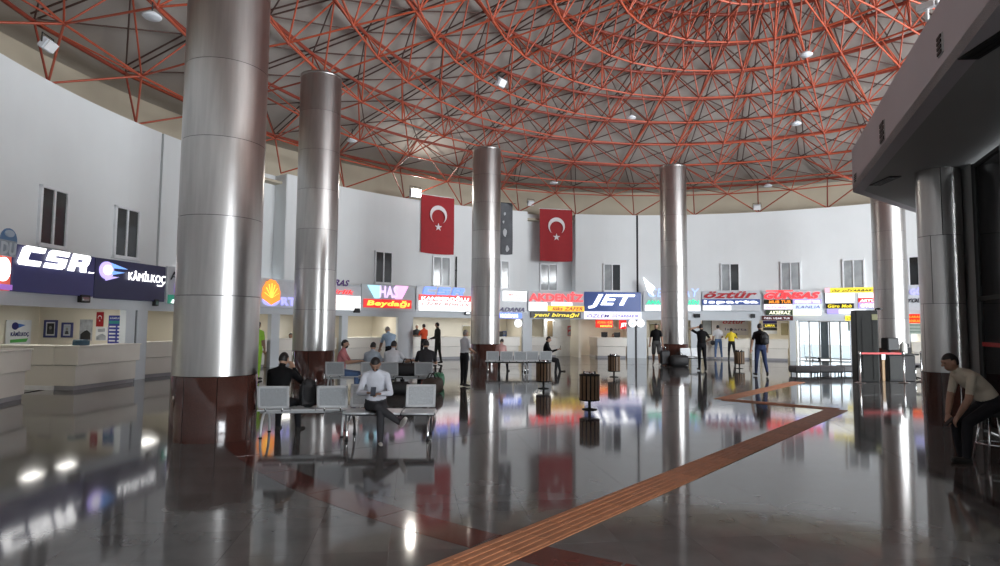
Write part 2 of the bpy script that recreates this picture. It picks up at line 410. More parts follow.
def score(b):
    a, c = proj(b[0]), proj(b[1])
    if not a or not c: return 0
    mx, my = (a[0] + c[0]) / 2, (a[1] + c[1]) / 2
    if not (-20 < mx < 920 and -20 < my < 230): return 0
    return math.hypot(a[0] - c[0], a[1] - c[1]) * b[2] / ((a[2] + c[2]) / 2)
bars.sort(key=score, reverse=True)
for a, b, r, mi in bars[:295]:
    d = b - a; o = link(('tube_bar', 'ring_tube', 'purlin_bar')[mi], cyl[mi], SF)
    o.matrix_local = Matrix.Translation(a) @ d.to_track_quat('Z', 'Y').to_matrix().to_4x4() @ Matrix.Diagonal((r, r, d.length, 1))
mb = MB()
for a, b, r, mi in bars[295:]: mb.tube([a, b], r, 6, mi, cap=False)
o = mb.build('tube_lattice', [m_or, m_or2, m_br], SF); o['kind'] = 'stuff'
mb = MB()
for k in range(len(LOW)):
    for j in range(N):
        mb.ell(ln(k, j), (.06, .06, .06), 8, 6)
o = mb.build('ball_node', m_or2, SF); o['kind'] = 'stuff'

# =================================================================== COLUMNS
D_COL, GR = 1.19, .93
COLS = [(219.2, 'tall steel column with brown granite foot beside the white waiting bench'),
        (314.4, 'tall steel column with granite foot behind the seated person in black'),
        (485.2, 'tall steel column rising in front of the dark wall banner'),
        (674.4, 'tall steel column with dark luggage piled at its foot'),
        (891.5, 'tall steel column standing behind the dark screening cabinet')]
r_ = D_COL / 2
sheet = MB().lathe([(r_, .004), (r_, 1.19)], 28, a0=.6, a1=179.4).mesh('cladding_sheet', m_steel)
gslab = MB().lathe([(r_ + .005, 0.0), (r_ + .005, GR - .01), (r_ - .02, GR)], 6, a0=.35, a1=44.65).mesh('granite_slab', m_gran)
def column(x, label, h=HCOL, r=RC, k0=0):
    th = 207.4 if k0 == 0 else wpt(x, 320, r)[0]; c = pol(r, th); t = thing('steel_column', label, 'column', (*c, 0), R_(th + 17 * k0))
    MB().lathe([(r_ - .02, 0), (r_ - .02, h)], 32).build('core', m_seam, t)
    for q in range(8): link('granite_slab', gslab, t, (0, 0, 0), R_(q * 45))
    nn = int(round((h - GR) / 1.2)); hh = (h - GR) / nn
    for q in range(nn):
        a = random.uniform(-6, 6)
        for s_ in (0, 180):
            o = link('cladding_sheet', sheet, t, (0, 0, GR + q * hh), R_(a + s_)); o.scale = (1, 1, hh / 1.195)
    MB().lathe([(r_, 0), (r_ + .012, .02), (r_ + .012, .07), (r_ - .05, .1)], 32).build('cap_ring', m_steel, t, (0, 0, h - .08))
    MB().tube([(0, 0, h - .05), (0, 0, h + .1)], .12, 10).build('bearing', m_or2, t)
    return t
for k, (x, lb) in enumerate(COLS): column(x, lb, k0=k)
# thinner column under the balcony
c6 = fpt(953, 427); c6 = (c6[0] + .12, c6[1] + .3)
t6 = thing('steel_column', 'shorter steel column holding up the balcony, behind the stooping person', 'column', (*c6, 0)); q6 = .345
MB().lathe([(q6 - .015, 0), (q6 - .015, 4.6)], 28).build('core', m_seam, t6)
for q in range(8): MB().lathe([(q6 + .004, 0), (q6 + .004, GR)], 5, a0=q * 45 + .4, a1=q * 45 + 44.6).build('granite_slab', m_gran, t6)
for q in range(3):
    for s_ in (0, 180): MB().lathe([(q6, .004), (q6, 1.218)], 20, a0=s_ + 1, a1=s_ + 179).build('cladding_sheet', m_steel, t6, (0, 0, GR + q * 1.223), R_(q * 31))

# =================================================================== BALCONY (upper right)
bal = thing('balcony', 'grey plastered upper gallery jutting into the hall at right', 'balcony')
poly = [(1.9, -1.0), (7.51, 12.95), (14.2, 18.25), (16.6, 15.6), (10.6, 10.8), (6.2, -1.0)]
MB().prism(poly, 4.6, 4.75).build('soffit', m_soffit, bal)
def edge_slab(p, q, z0, z1, th, name, m, parent):
    p, q = Vector(p), Vector(q); u = (q - p).normalized(); n = Vector((u.y, -u.x)) * th
    return MB().prism([tuple(p), tuple(q), tuple(q + n), tuple(p + n)], z0, z1).build(name, m, parent)
edge_slab(poly[0], poly[1], 4.598, 5.5, .2, 'parapet', m_grav, bal)
edge_slab(poly[1], poly[2], 4.598, 5.5, .2, 'parapet', m_grav, bal)
ue = (Vector(poly[1]) - Vector(poly[0])).normalized(); ang = math.atan2(ue.y, ue.x)
def on_fascia(x, y):
    d = ray(x, y); n = Vector((-ue.y, ue.x)); t = n.dot(Vector(poly[0])) / (n.x * d[0] + n.y * d[1]); return Vector((d[0] * t, d[1] * t, EYE + d[2] * t))
for (x, y, w, h) in ((883, 132, .34, .34), (941, 45, .20, .24), (856, 178, .2, .18)):
    p = on_fascia(x, y); g = MB().box((0, 0, 0), (w, .03, h), bev=.006).build('vent_frame', m_soffit, bal, p, ang)
    for k in range(4): MB().box((0, .018, -h / 2 + h * (k + .5) / 4), (w - .05, .02, h / 4 - .025)).build('vent_slat', m_black, g)
for (x, y) in ((885, 181), (993, 43)):
    d = ray(x, y); t = (4.59 - EYE) / d[2]
    g = MB().box((0, 0, 0), (.75, .22, .02), bev=.006).build('ceiling_vent', m_char, bal, (d[0] * t, d[1] * t, 4.59), ang + .3)
    for k in range(3): MB().box((0, -.07 + .07 * k, -.012), (.7, .04, .012)).build('vent_slat', m_black, g)
# dark glazed partition under the balcony
gp = thing('glazed_partition', 'dark glass partition with metal posts under the gallery', 'partition')
pa, pb = Vector((8.25, 10.55)), Vector((5.25, 3.2)); up_ = (pb - pa).normalized(); La = (pb - pa).length; ga = math.atan2(up_.y, up_.x)
for k in range(7):
    p = pa + up_ * (La * k / 6); MB().box((p.x, p.y, 2.29), (.07, .09, 4.58), ga, .01).build('post', m_chrome if k % 2 else m_char, gp)
for z in (.06, 2.22, 4.53): 
    c = pa + up_ * La / 2; MB().box((c.x, c.y, z), (La, .07, .08), ga, .01).build('rail', m_char, gp)
for k in range(6):
    c = pa + up_ * (La * (k + .5) / 6)
    for z0, z1 in ((.1, 2.18), (2.26, 4.49)): MB().box((c.x, c.y, (z0 + z1) / 2), (La / 6 - .08, .012, z1 - z0), ga).build('pane', m_dglass, gp)
    MB().box((c.x - .008 * up_.y * -1, c.y, 1.45), (La / 6 - .09, .02, .07), ga).build('red_stripe', mat('red_tape', (.35, .02, .02), .5), gp)
def low_wall(p, q, z1=4.6, w=.15):
    p, q = Vector(p), Vector(q); d = q - p; c = (p + q) / 2
    return struct(MB().box((c.x, c.y, z1 / 2), (d.length, w, z1), math.atan2(d.y, d.x)).build('wall_light_block', m_soffit))
low_wall((8.2, 11.75), (11.8, 12.9)); low_wall((8.32, 10.6), (8.75, 11.9)); low_wall((11.8, 12.9), (15.6, 9.6)); low_wall((5.2, 3.1), (8.2, 1.0))  # unseen walls added to keep window light out from under the gallery
# little cameras on the parapet
for k, (x, y) in enumerate(((927, 12), (937, 4))):
    d = ray(x, y); n = Vector((-ue.y, ue.x)); t = n.dot(Vector(poly[0])) / (n.x * d[0] + n.y * d[1]); p = Vector((d[0] * t, d[1] * t, 5.5))
    t_ = thing('security_camera', ('small white security camera on the gallery parapet, lens to the hall', 'second small white camera on the gallery parapet, set higher')[k], 'camera', p)
    MB().tube([(0, 0, 0), (0, 0, .16)], .02).build('stalk', m_white, t_)
    MB().box((0, -.0, .2), (.09, .22, .09), .5 + k, .012).build('camera_body', m_white, t_)

# =================================================================== KIOSK SHELL
T0, T1 = 40, 205                    # angular span of the kiosk ring
DOOR = (56.2, 63.6)                 # glazed way out
struct(MB().arc(RF, RF + .16, T0, T1, 2.05, 2.42).build('trim_fascia_lower', m_fascia))
struct(MB().arc(RF + .05, RF + .2, T0, T1, 2.42, 3.44).build('trim_fascia_upper', m_fascia))
struct(MB().arc(RF + .2, RW + .3, T0, T1, 3.3, 3.4).build('ceiling_kiosk_top', m_fascia))
for a, b in ((T0, DOOR[0]), (DOOR[1], T1)):
    struct(MB().arc(21.4, 21.6, a, b, 0, 2.6).build('wall_kiosk_back', m_cream))
struct(MB().arc(RF + .16, 21.5, T0, T1, 2.25, 2.35).build('ceiling_kiosk', m_white))
def radial_wall(t, r0, r1, z1=2.25, w=.12, m=m_cream):
    p, q = pol(r0, t), pol(r1, t); L = r1 - r0; c = ((p[0] + q[0]) / 2, (p[1] + q[1]) / 2, z1 / 2)
    return struct(MB().box(c, (L, w, z1), R_(t)).build('wall_partition', m))
PIL = [(171.7, 170.55), (170.3, 169.0), (151.6, 150.3), (130.9, 128.3), (108.9, 107.3), (90.6, 89.3), (88.95, 87.3), (79.9, 78.3), (70.3, 69.1), (64.6, 63.7), (56.1, 55.3), (48.9, 48.2), (191.5, 190.6), (160.2, 159.2), (140.4, 139.4)]
for a, b in PIL:
    struct(MB().arc(RF + .02, RF + .22, b, a, 0, 2.06, 1).build('wall_pier', m_fascia))
for t in (170.42, 89.1): struct(MB().arc(RF + .06, RF + .16, t - .16, t + .16, 0, 2.06, 1).build('trim_joint', m_joint))
for t in (198, 191, 170.4, 159.6, 151, 139.9, 129.5, 108.1, 98.7, 89.1, 79, 69.6, 64.1, 55.7, 48.5): radial_wall(t, RF + .2, 21.5)
# fluorescent panels in the kiosk ceilings
KL = [(178, 19.2), (174, 19.2), (165, 19.4), (156, 19.6), (145.5, 19.6), (137, 18.9), (133, 19.6), (124, 19.6), (117, 19.4), (112, 19.6), (103.5, 19.8), (94, 19.4), (84, 19.3), (75, 19.5), (67, 19.6), (52, 19.4), (45, 19.4), (190, 19.5)]
for k, (t, r) in enumerate(KL):
    c = pol(r, t, 2.235)
    if k < 2: c = pol(18.85, wpt((45, 79)[k], 313, 18.85)[0], 2.235)
    nm = ['the kiosk with framed pictures, over its logo board', 'the kiosk with framed pictures, over its red pennant', 'the kiosk right of the dark joint', 'the kiosk under the scallop sign', 'the empty kiosk left of the pinkish booth', 'the front of the pinkish booth', 'the back of the pinkish booth', 'the kiosk where the orange vest stands', 'the kiosk behind the white-shirted walker', 'the kiosk under the small white and blue boxes', 'the kiosk under the black and yellow strip', 'the kiosk of the narrow counter', 'the kiosk behind the luggage column', 'the long counter kiosk', 'the kiosk under the maroon box', 'the kiosk beneath the small yellow board', 'the kiosk beside the green timetable', 'the kiosk under the round blue emblem'][k]
    o = thing('ceiling_light', 'white light panel in ' + nm, 'light', c, R_(t)); w_ = .55 if k < 2 else 1.1
    box_part('frame', (0, 0, 0), (.56, w_ + .06, .03), m_white, o, .006); box_part('diffuser', (0, 0, -.014), (.5, w_, .014), g_lamp, o, 0)
# ------------------------------------------------------------------ things fixed on a flat front
class Front:
    """flat local frame on the ring: x right as seen from the hall, y outward, z up"""
    def __init__(s, xa, xb, R, ymid=310):
        s.ta, s.tb = wpt(xa, ymid, R)[0], wpt(xb, ymid, R)[0]
        p, q = Vector(pol(R, s.ta)), Vector(pol(R, s.tb)); s.p = p; s.u = (q - p).normalized(); s.L = (q - p).length
        s.rz = math.atan2(s.u.y, s.u.x); s.n = Vector((-s.u.y, s.u.x))
    def at(s, x, y):
        d = ray(x, y); t = s.n.dot(s.p) / (s.n.x * d[0] + s.n.y * d[1])
        return (Vector((d[0] * t, d[1] * t)) - s.p).dot(s.u), EYE + d[2] * t
    def rect(s, x0, x1, y0, y1):
        xm, ym = (x0 + x1) / 2, (y0 + y1) / 2
        return s.at(x0, ym)[0], s.at(x1, ym)[0], s.at(xm, y1)[1], s.at(xm, y0)[1]
def sign(label, xa, xb, yt, yb, panel, elems, name='shop_sign', R=RF - .02, cat='sign'):
    F = Front(xa, xb, R); t = thing(name, label, cat, (F.p.x, F.p.y, 0), F.rz)
    u0, u1, z0, z1 = F.rect(xa, xb, yt, yb)
    if panel is not None:
        box_part('panel', ((u0 + u1) / 2, .03, (z0 + z1) / 2), (u1 - u0 - .02, .10, z1 - z0), panel, t, .01)
    for e in elems:
        a, b, c, d = F.rect(*e[1])
        if e[0] == 'box': box_part(e[3] if len(e) > 3 else 'light_box', ((a + b) / 2, -.03, (c + d) / 2), (b - a, .05, d - c), e[2], t, .006)
        elif e[0] == 'text': text_mesh('lettering', e[2], e[3], b - a, d - c, e[4] if len(e) > 4 else 0, e[5] if len(e) > 5 else .012, .02, t, a, e[6] if len(e) > 6 else -.055, c)
        elif e[0] == 'blk':
            LET = {'C': [[(0, .12), (.12, 0), (1, 0), (1, .28), (.34, .28), (.34, .72), (1, .72), (1, 1), (.12, 1), (0, .88)]],
                   'S': [[(0, 0), (.88, 0), (1, .12), (1, .6), (.34, .6), (.34, .73), (1, .73), (1, 1), (.12, 1), (0, .88), (0, .4), (.66, .4), (.66, .27), (0, .27)]],
                   'R': [[(0, 0), (.3, 0), (.3, 1), (0, 1)], [(.3, .72), (1, .72), (1, .88), (.88, 1), (.3, 1)], [(.3, .3), (.62, .3), (.72, .0), (1, 0), (.92, .36), (1, .5), (1, .72), (.68, .72), (.68, .55), (.3, .55)]]}
            nl = len(e[2]); cw = (b - a - (d - c) * e[4]) / nl
            for li, chx in enumerate(e[2]):
                mbx = MB()
                for pl in LET[chx]:
                    pts = [(a + cw * (li + .80 * px) + (d - c) * e[4] * pz, c + (d - c) * pz) for px, pz in pl]; A_ = sum(pts[i][0] * pts[(i + 1) % len(pts)][1] - pts[(i + 1) % len(pts)][0] * pts[i][1] for i in range(len(pts)))
                    if A_ < 0: pts = pts[::-1]
                    n_ = len(pts); mbx.add([(x_, -.075, z_) for x_, z_ in pts] + [(x_, -.03, z_) for x_, z_ in pts], [tuple(range(n_)), tuple(range(2 * n_ - 1, n_ - 1, -1))] + [(i, n_ + i, n_ + (i + 1) % n_, (i + 1) % n_) for i in range(n_)])
                mbx.build('letter', e[3], t)
        elif e[0] == 'poly': flat_poly(e[4] if len(e) > 4 else 'emblem', [(a + (b - a) * px, c + (d - c) * pz) for px, pz in e[2]], e[3], t, -.075, -.03)
        elif e[0] == 'disc': flat_poly(e[3] if len(e) > 3 else 'emblem', disc_pts((a + b) / 2, (c + d) / 2, (b - a) / 2, (d - c) / 2), e[2], t, e[4] if len(e) > 4 else -.07, -.03)
    return t
tw = glow('text_white', (1, 1, 1), 2.6); tp_ = mat('text_purple', (.10, .03, .42), .4); tb_ = glow('text_blue', (.16, .30, 1), 1.1); tr = glow('text_red', (1, .06, .07), 1.3)
tk = mat('text_black', (.02, .02, .03), .4); tnavy = mat('text_navy', (.03, .02, .13), .4); tred = mat('text_dark_red', (.5, .03, .04), .4)
ty = glow('text_yellow', (1, .62, .08), 1.6); tg = glow('text_green', (.05, .75, .42), 1.2); torr = glow('text_orange', (1, .30, .04), 1.3)
pr = glow('box_red', (.85, .03, .03), .8); pg = glow('box_green', (.03, .30, .20), .45); py_ = glow('box_yellow', (1, .80, .06), 1.1); pb_ = glow('box_blue', (.10, .22, .95), 1.0); pv = glow('box_violet', (.42, .34, 1), 1.0)
pamber = glow('box_amber', (1, .55, .02), 1.1); pcy = glow('text_cyan', (.45, .85, 1), 1.2); ppk = glow('text_pink', (1, .5, .9), 1.2); pmar = mat('box_maroon', (.10, .02, .02), .4); plb = glow('box_pale_blue', (.62, .72, 1), 1.0); pyw = glow('box_cream', (1, 1, .78), 1.3)
pdb = mat('box_dark_blue', (.05, .09, .27), .4, emit=(.05, .09, .27), estr=.3)
FLASH = [(0, .1), (1, .5), (.0, 1)]
sign('red shop sign with a large white oval beside the navy sign', -14, 10.5, 252, 290, glow('sign_salmon', (.80, .12, .08), .55), [('disc', (-6, 7.5, 257, 281), tw, 'oval'), ('box', (-8, 10, 284, 289.5), glow('sign_lilac', (.5, .2, .8), .5))])
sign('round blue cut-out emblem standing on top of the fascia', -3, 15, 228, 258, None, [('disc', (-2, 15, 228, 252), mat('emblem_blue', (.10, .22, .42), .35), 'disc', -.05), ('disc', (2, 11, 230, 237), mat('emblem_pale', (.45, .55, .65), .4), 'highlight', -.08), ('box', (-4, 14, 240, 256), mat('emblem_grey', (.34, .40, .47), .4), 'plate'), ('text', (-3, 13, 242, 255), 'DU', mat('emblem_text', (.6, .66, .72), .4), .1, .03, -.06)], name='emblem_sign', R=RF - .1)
sign('navy shop sign with huge white slanted letters', 11, 94, 250, 294, m_navy, [('blk', (15, 93, 250.5, 269), 'CSR', tw, .42), ('text', (86, 92, 272, 273.5), 'tur', tw, .3, .01)])
t = sign('dark navy shop sign with violet winged wheel emblem and white name', 94, 165, 262, 300, m_navy2, [
    ('text', (126.5, 163.5, 271.5, 283.5), 'KÂMİLKOÇ', tw, 0, .0), ('disc', (98, 112, 261.5, 279), glow('ring_violet', (.55, .45, 1), 1.2), 'ring'), ('disc', (101, 110, 265, 275), glow('ring_pale', (.93, .9, 1), 1.4), 'hub', -.085),
    ('poly', (109, 126, 264, 271), [(0, 1), (1, .35), (.1, .3)], glow('wing_blue', (.22, .45, 1), 1.1), 'wing'), ('poly', (109, 123, 271, 276), [(0, .9), (1, .8), (.1, .1)], glow('wing_blue', (.22, .45, 1), 1.1), 'wing'), ('poly', (103, 117, 276, 281), [(.0, .9), (1, .9), (.1, 0)], glow('wing_lilac', (.6, .5, 1), 1.1), 'wing'),
    ('text', (155, 161, 285, 286.5), 'tur', tw, 0, .01)])
sign('silver shop sign with black letters over violet and green boxes', 166, 216, 269, 305, m_silver, [('text', (169, 210, 270.5, 281.5), 'ARTVİN', tk, 0, .0), ('box', (174, 212, 285.5, 294.5), glow('box_purple', (.30, .10, .90), 1.0)), ('text', (176.5, 210, 287, 293.5), 'EXPRES', tw, 0, .02, -.075), ('box', (167, 214, 296, 304.5), pg), ('text', (169, 212, 300.5, 304), 'SEYAHAT', tw, .2, .02, -.075), ('text', (174, 212, 297, 299.5), 'HAS TUR', tw, .2, .02, -.075)])
sh = [(.5, .02)] + [(.5 + .5 * math.cos(R_(a)) * (1 if i % 2 == 0 else .93), .38 + .6 * math.sin(R_(a)) * (1 if i % 2 == 0 else .94)) for i, a in enumerate(range(-15, 196, 14))]
t = sign('grey sign with orange scallop fan emblem and glowing blue letters', 256, 297, 281.5, 308, m_silver, [('poly', (261, 279.5, 278.5, 305.5), sh, torr, 'scallop'), ('disc', (261.5, 279, 294, 306), glow('text_lav', (.45, .45, 1), 1.1), 'bowl', -.055), ('text', (280, 294.5, 297.5, 305.5), 'RT', glow('text_lav', (.45, .45, 1), 1.1), 0, .04)])
for k in range(7):
    a = R_(20 + k * 23.3); F = Front(256, 297, RF - .02); u, z = F.at(270.2, 298); flat_poly('rib', [(u - .02, z), (u + .36 * math.cos(a) - .02, z + .56 * math.sin(a)), (u + .36 * math.cos(a) + .02, z + .56 * math.sin(a) + .01), (u + .02, z)], ty, t, -.085, -.07)
sign('grey sign with violet letter and red script over two white boxes', 326, 361, 286, 311, m_silver, [('text', (327, 348.5, 279.5, 285.8), 'ARAS', mat('text_violet', (.10, .03, .22), .4), .4, .03), ('text', (328, 353, 289.5, 294), 'birlik', tr, .3, .01), ('box', (330, 360, 295.8, 302.6), g_white), ('box', (330, 360, 303.4, 310), g_white)])
wing = [(0, 1), (1, 1), (1, .0), (.6, .0)]
sign('grey sign with pastel winged letters over a red strip', 361, 413, 285, 311, m_fascia, [('poly', (367, 379, 285.5, 298), wing, pcy, 'wing'), ('poly', (395, 407.5, 286, 299), [(0, 1), (1, 1), (.5, 0), (0, 0)], ppk, 'wing'), ('text', (379, 397, 286, 298), 'HAS', glow('text_lilac', (.85, .65, 1), 1.2), 0, .02), ('box', (363, 411, 299.5, 308), pr), ('text', (366, 409, 300.5, 307.5), 'Beydağı', ty, .15, .03, -.075)])
sign('sign with blue slanted letters over a red name strip', 416, 480, 287, 312, m_silver, [('blk', (422, 467, 287.5, 295), 'CSR', tb_, .3), ('box', (418.5, 471, 295.3, 301), pr), ('text', (421, 468, 296.2, 300.5), 'KANBEROĞLU', tw, 0, .02, -.075), ('box', (418.5, 471, 301.3, 306.2), g_white), ('text', (421, 469, 302.2, 305.6), 'CİZRE BİNGÖL', tred, .3, .012, -.075), ('box', (418.5, 471, 306.6, 311), g_white)])
sign('pair of small white and blue sign boxes with dark slanted letters', 494, 527, 291, 312.5, m_silver, [('box', (502.5, 526.5, 291, 301), g_white), ('text', (504.5, 522, 293, 296), 'TÜRKOĞLU', tred, .2, .005, -.075), ('box', (504, 511, 297.5, 300.2), tb_, 'logo_bar'), ('text', (512.5, 525, 297.6, 300), 'turizm', tnavy, .2, .0, -.075), ('text', (498, 524, 307.5, 311.8), 'ADANA', tnavy, .35, .03), ('box', (496, 521.5, 313, 318.2), pb_), ('text', (500, 517, 314, 317.5), 'KOZAN', tw, 0, .02, -.075)])
sign('sign with tall red letters over white, yellow and black strips', 528, 584, 291, 311.5, m_silver, [('text', (529, 583, 291.5, 301.5), 'AKDENİZ', tr, 0, .04), ('box', (528.5, 547, 302.5, 310.8), g_white), ('box', (551, 572, 302.3, 305.8), g_white), ('box', (547.5, 584, 306.1, 311.3), pamber), ('text', (552, 582, 307, 310.6), 'lüks ZAFER', tred, .3, .015, -.075), ('box', (530.5, 580.5, 312, 318), mat('box_black', (.03, .028, .02), .4)), ('text', (533, 579, 312.8, 317.8), 'yeni birnağıl', py_, .3, .02, -.075)])
sign('dark blue sign with three white slanted letters over a violet strip', 584, 641, 292, 311.2, pdb, [('text', (588, 635, 294.5, 308.5), 'JET', tw, .3, .03), ('box', (584, 641, 311.8, 319), glow('box_lilac_white', (.86, .84, 1), 1.2)), ('text', (587, 609, 313.6, 317.6), 'ÖZLEM', tp_, .2, .01, -.075), ('text', (612, 638, 313.6, 317.6), 'DİYARBAKIR', tp_, .2, .01, -.075)])
sign('pale sign with blue letters, white bird emblem and green strip', 643, 701, 291, 311.5, m_silver, [('poly', (643, 655, 277, 296), [(0, 1), (1, .45), (.75, .2), (.9, 0), (.35, .25)], glow('bird_white', (.9, .93, 1), 1.6), 'bird'), ('text', (648, 699, 288.5, 297), 'CEMRAY', glow('text_sky', (.45, .6, 1), 1.1), .15, .0), ('text', (646, 699, 299, 304.4), 'ANAMUR MERSİN', tg, .2, .03), ('box', (645, 700, 305.3, 311), g_white2)])
sign('pale sign with red slanted letters over a blue strip', 702, 760, 290.5, 311, g_white2 if False else m_silver, [('text', (704, 757, 291.4, 298.3), 'öztür', tred, .35, .03), ('box', (702, 760, 299.2, 304.8), pdb), ('text', (704, 758, 300.2, 304.2), 'Isparta', tw, 0, .02, -.075), ('box', (703, 731, 305.8, 310.2), g_white)])
sign('sign with pink-red slanted letters over orange, blue and cream boxes', 763, 822, 290.5, 310, m_fascia, [('text', (764, 820, 291, 299), 'GÜNSAS', tr, .35, .05), ('box', (766, 793, 290.3, 291.4), tr, 'bar'), ('box', (764, 792.4, 299.6, 304), mat('box_black', (.03, .028, .02), .4)), ('text', (769, 791, 300.4, 303.4), 'MUB TUR', torr, .1, .03, -.075), ('box', (793, 821.5, 299.6, 303.8), pv), ('text', (795, 820, 300.7, 302.9), 'SEYAHAT TUR', tw, 0, .02, -.075), ('box', (764, 792.4, 304.4, 309.2), glow('box_pink', (1, .86, 1), 1.1)), ('text', (766, 787, 305.6, 308.4), 'NİVAN', mat('text_magenta', (.45, .02, .25), .4), .3, .0, -.075), ('box', (793, 821.5, 304.2, 309.2), plb), ('text', (796, 820, 305.6, 308.4), 'KANLIA', tnavy, .2, .0, -.075), ('box', (766, 792.6, 309.8, 315), mat('box_olive', (.06, .09, .05), .4)), ('text', (769, 791, 310.8, 314.4), 'AKSERAZ', pyw, .2, .02, -.075), ('box', (793, 821, 309.8, 315.2), pyw), ('box', (762, 793, 315.8, 320.4), pmar), ('text', (764, 790, 317, 319.6), 'ÖZEL UŞAK TUR', g_white2, .0, .0, -.075)])
sign('yellow-headed sign over stacked white, black, red and violet boxes', 825, 880, 288, 308.5, m_silver, [('box', (825, 829.7, 288, 292.6), glow('box_rose', (1, .5, .6), 1)), ('box', (830.5, 880, 287.6, 292.4), py_), ('text', (832, 878, 288.7, 291.8), 'ÖZ DİYARBAKIR', tk, .35, .03, -.075), ('box', (825.5, 854, 293.4, 297.8), g_white), ('box', (825.5, 854, 298.4, 302.8), g_white), ('box', (826, 854, 303.4, 308.3), mat('box_black', (.03, .028, .02), .4)), ('text', (828, 852, 304.4, 307.7), 'Güro Mob', py_, .2, .02, -.075), ('box', (858.5, 880, 293.2, 297.6), g_white), ('box', (858.5, 880, 298, 302.3), pr), ('text', (860, 878, 299, 301.6), 'AKTÜR', tw, .2, .02, -.075), ('box', (858.5, 880, 302.8, 308), pv), ('text', (861, 878, 304, 307.3), 'OTOPS', tw, 0, .02, -.075), ('box', (827.5, 839, 309.4, 313.6), pv), ('box', (839, 866, 309.4, 313.6), g_white2)])
sign('small yellow kiosk board hanging beside the glass exit', 845, 862, 315.8, 320.6, py_, [('text', (847, 861, 316.8, 320), 'ÖZEL', tk, .3, .0)])
sign('grey sign with violet round letters and dark name beside the last pier', 906, 945, 284.5, 310.5, m_silver, [('text', (910, 940, 287.5, 294.5), 'GÖNEN', glow('text_lav', (.45, .45, 1), 1.1), 0, .05), ('text', (908, 942, 298.3, 302.4), 'YOLU TUR', tk, .3, .02)])
# LED boards and round hanging signs
def board(label, xa, xb, yt, yb, panel, elems, R, name='led_board'): return sign(label, xa, xb, yt, yb, panel, elems, name, R)
board('red glowing LED departure board above the narrow counter', 595.5, 613, 319.6, 327.6, glow('led_red', (.75, .02, .01), .9), [('text', (597, 611.5, 321, 323.6), 'ADANA 14:30', torr, 0, .02), ('text', (600, 611.5, 324.6, 327), 'MERSİN', ty, 0, .02)], RF + .4)
board('small red kiosk panel with white letters by the round signs', 619, 627.5, 320, 329, pr, [('text', (620.5, 626.5, 323, 327.5), 'JET', tw, .2, .02)], RF + .5, 'kiosk_sign')
board('red LED board above green timetable beside the last pier', 906.5, 930, 314, 323.2, glow('led_red', (.75, .02, .01), .9), [('text', (909, 927, 315.2, 318), 'KARABÜK', torr, 0, .02), ('text', (909, 927, 319.5, 322.3), 'ANKARA 9', torr, 0, .02)], RF - .06)
board('grey-green timetable boards under the red LED board', 907, 930, 323.8, 334, mat('timetable_green', (.26, .34, .29), .5), [('box', (908, 929, 326.5 + k * 3.2, 327.6 + k * 3.2), mat('timetable_line', (.50, .56, .52), .5), 'row') for k in range(3)], RF - .14, 'timetable_board')
for k, (x, y, lb) in enumerate(((518, 323.2, 'round white lit hanging sign beside the blue strip'), (632.3, 323.2, 'round white lit sign with blue slash, left of the dark joint'), (640.4, 323.2, 'round white lit sign right of the dark joint'))):
    F = Front(x - 4, x + 4, RF - .12); t = thing('round_sign', lb, 'sign', (F.p.x, F.p.y, 0), F.rz); u, z = F.at(x, y)
    rr = .21
    flat_poly('face', disc_pts(u, z, rr, rr, 24), g_white, t, -.05, .0); flat_poly('rim', disc_pts(u, z, rr + .02, rr + .02, 24), m_white, t, -.02, .02)
    MB().tube([(u, -.01, z + rr), (u, -.01, 2.2)], .012).build('hanger', m_white, t)
    if k == 1: flat_poly('slash', [(u - .09, z - .10), (u - .03, z - .10), (u + .09, z + .1), (u + .03, z + .1)], tb_, t, -.06, -.05)
# small dark boxes under the signs
for k, (x, y, w) in enumerate(((82, 301.5, .34), (154, 305, .16), (356, 312.6, .3), (467, 313.8, .3), (697, 312.3, .3), (753, 311.6, .2))):
    F = Front(x - 4, x + 4, RF - .01); u, z = F.at(x, y)
    t = thing('junction_box', ['dark box under the dark navy sign with winged emblem', 'small dark box under the end of the dark navy sign', 'dark box under the two white light boxes', 'dark box under the sign with blue slanted letters', 'dark box under the pale sign with bird emblem', 'dark box under the pale sign with red slanted letters'][k], 'box', (F.p.x, F.p.y, 0), F.rz)
    box_part('housing', (u, -.05, 2.30), (w, .12, .20), m_char, t, .012); box_part('lens', (u, -.112, 2.29), (w * .7, .01, .1), m_wglass, t, .003)
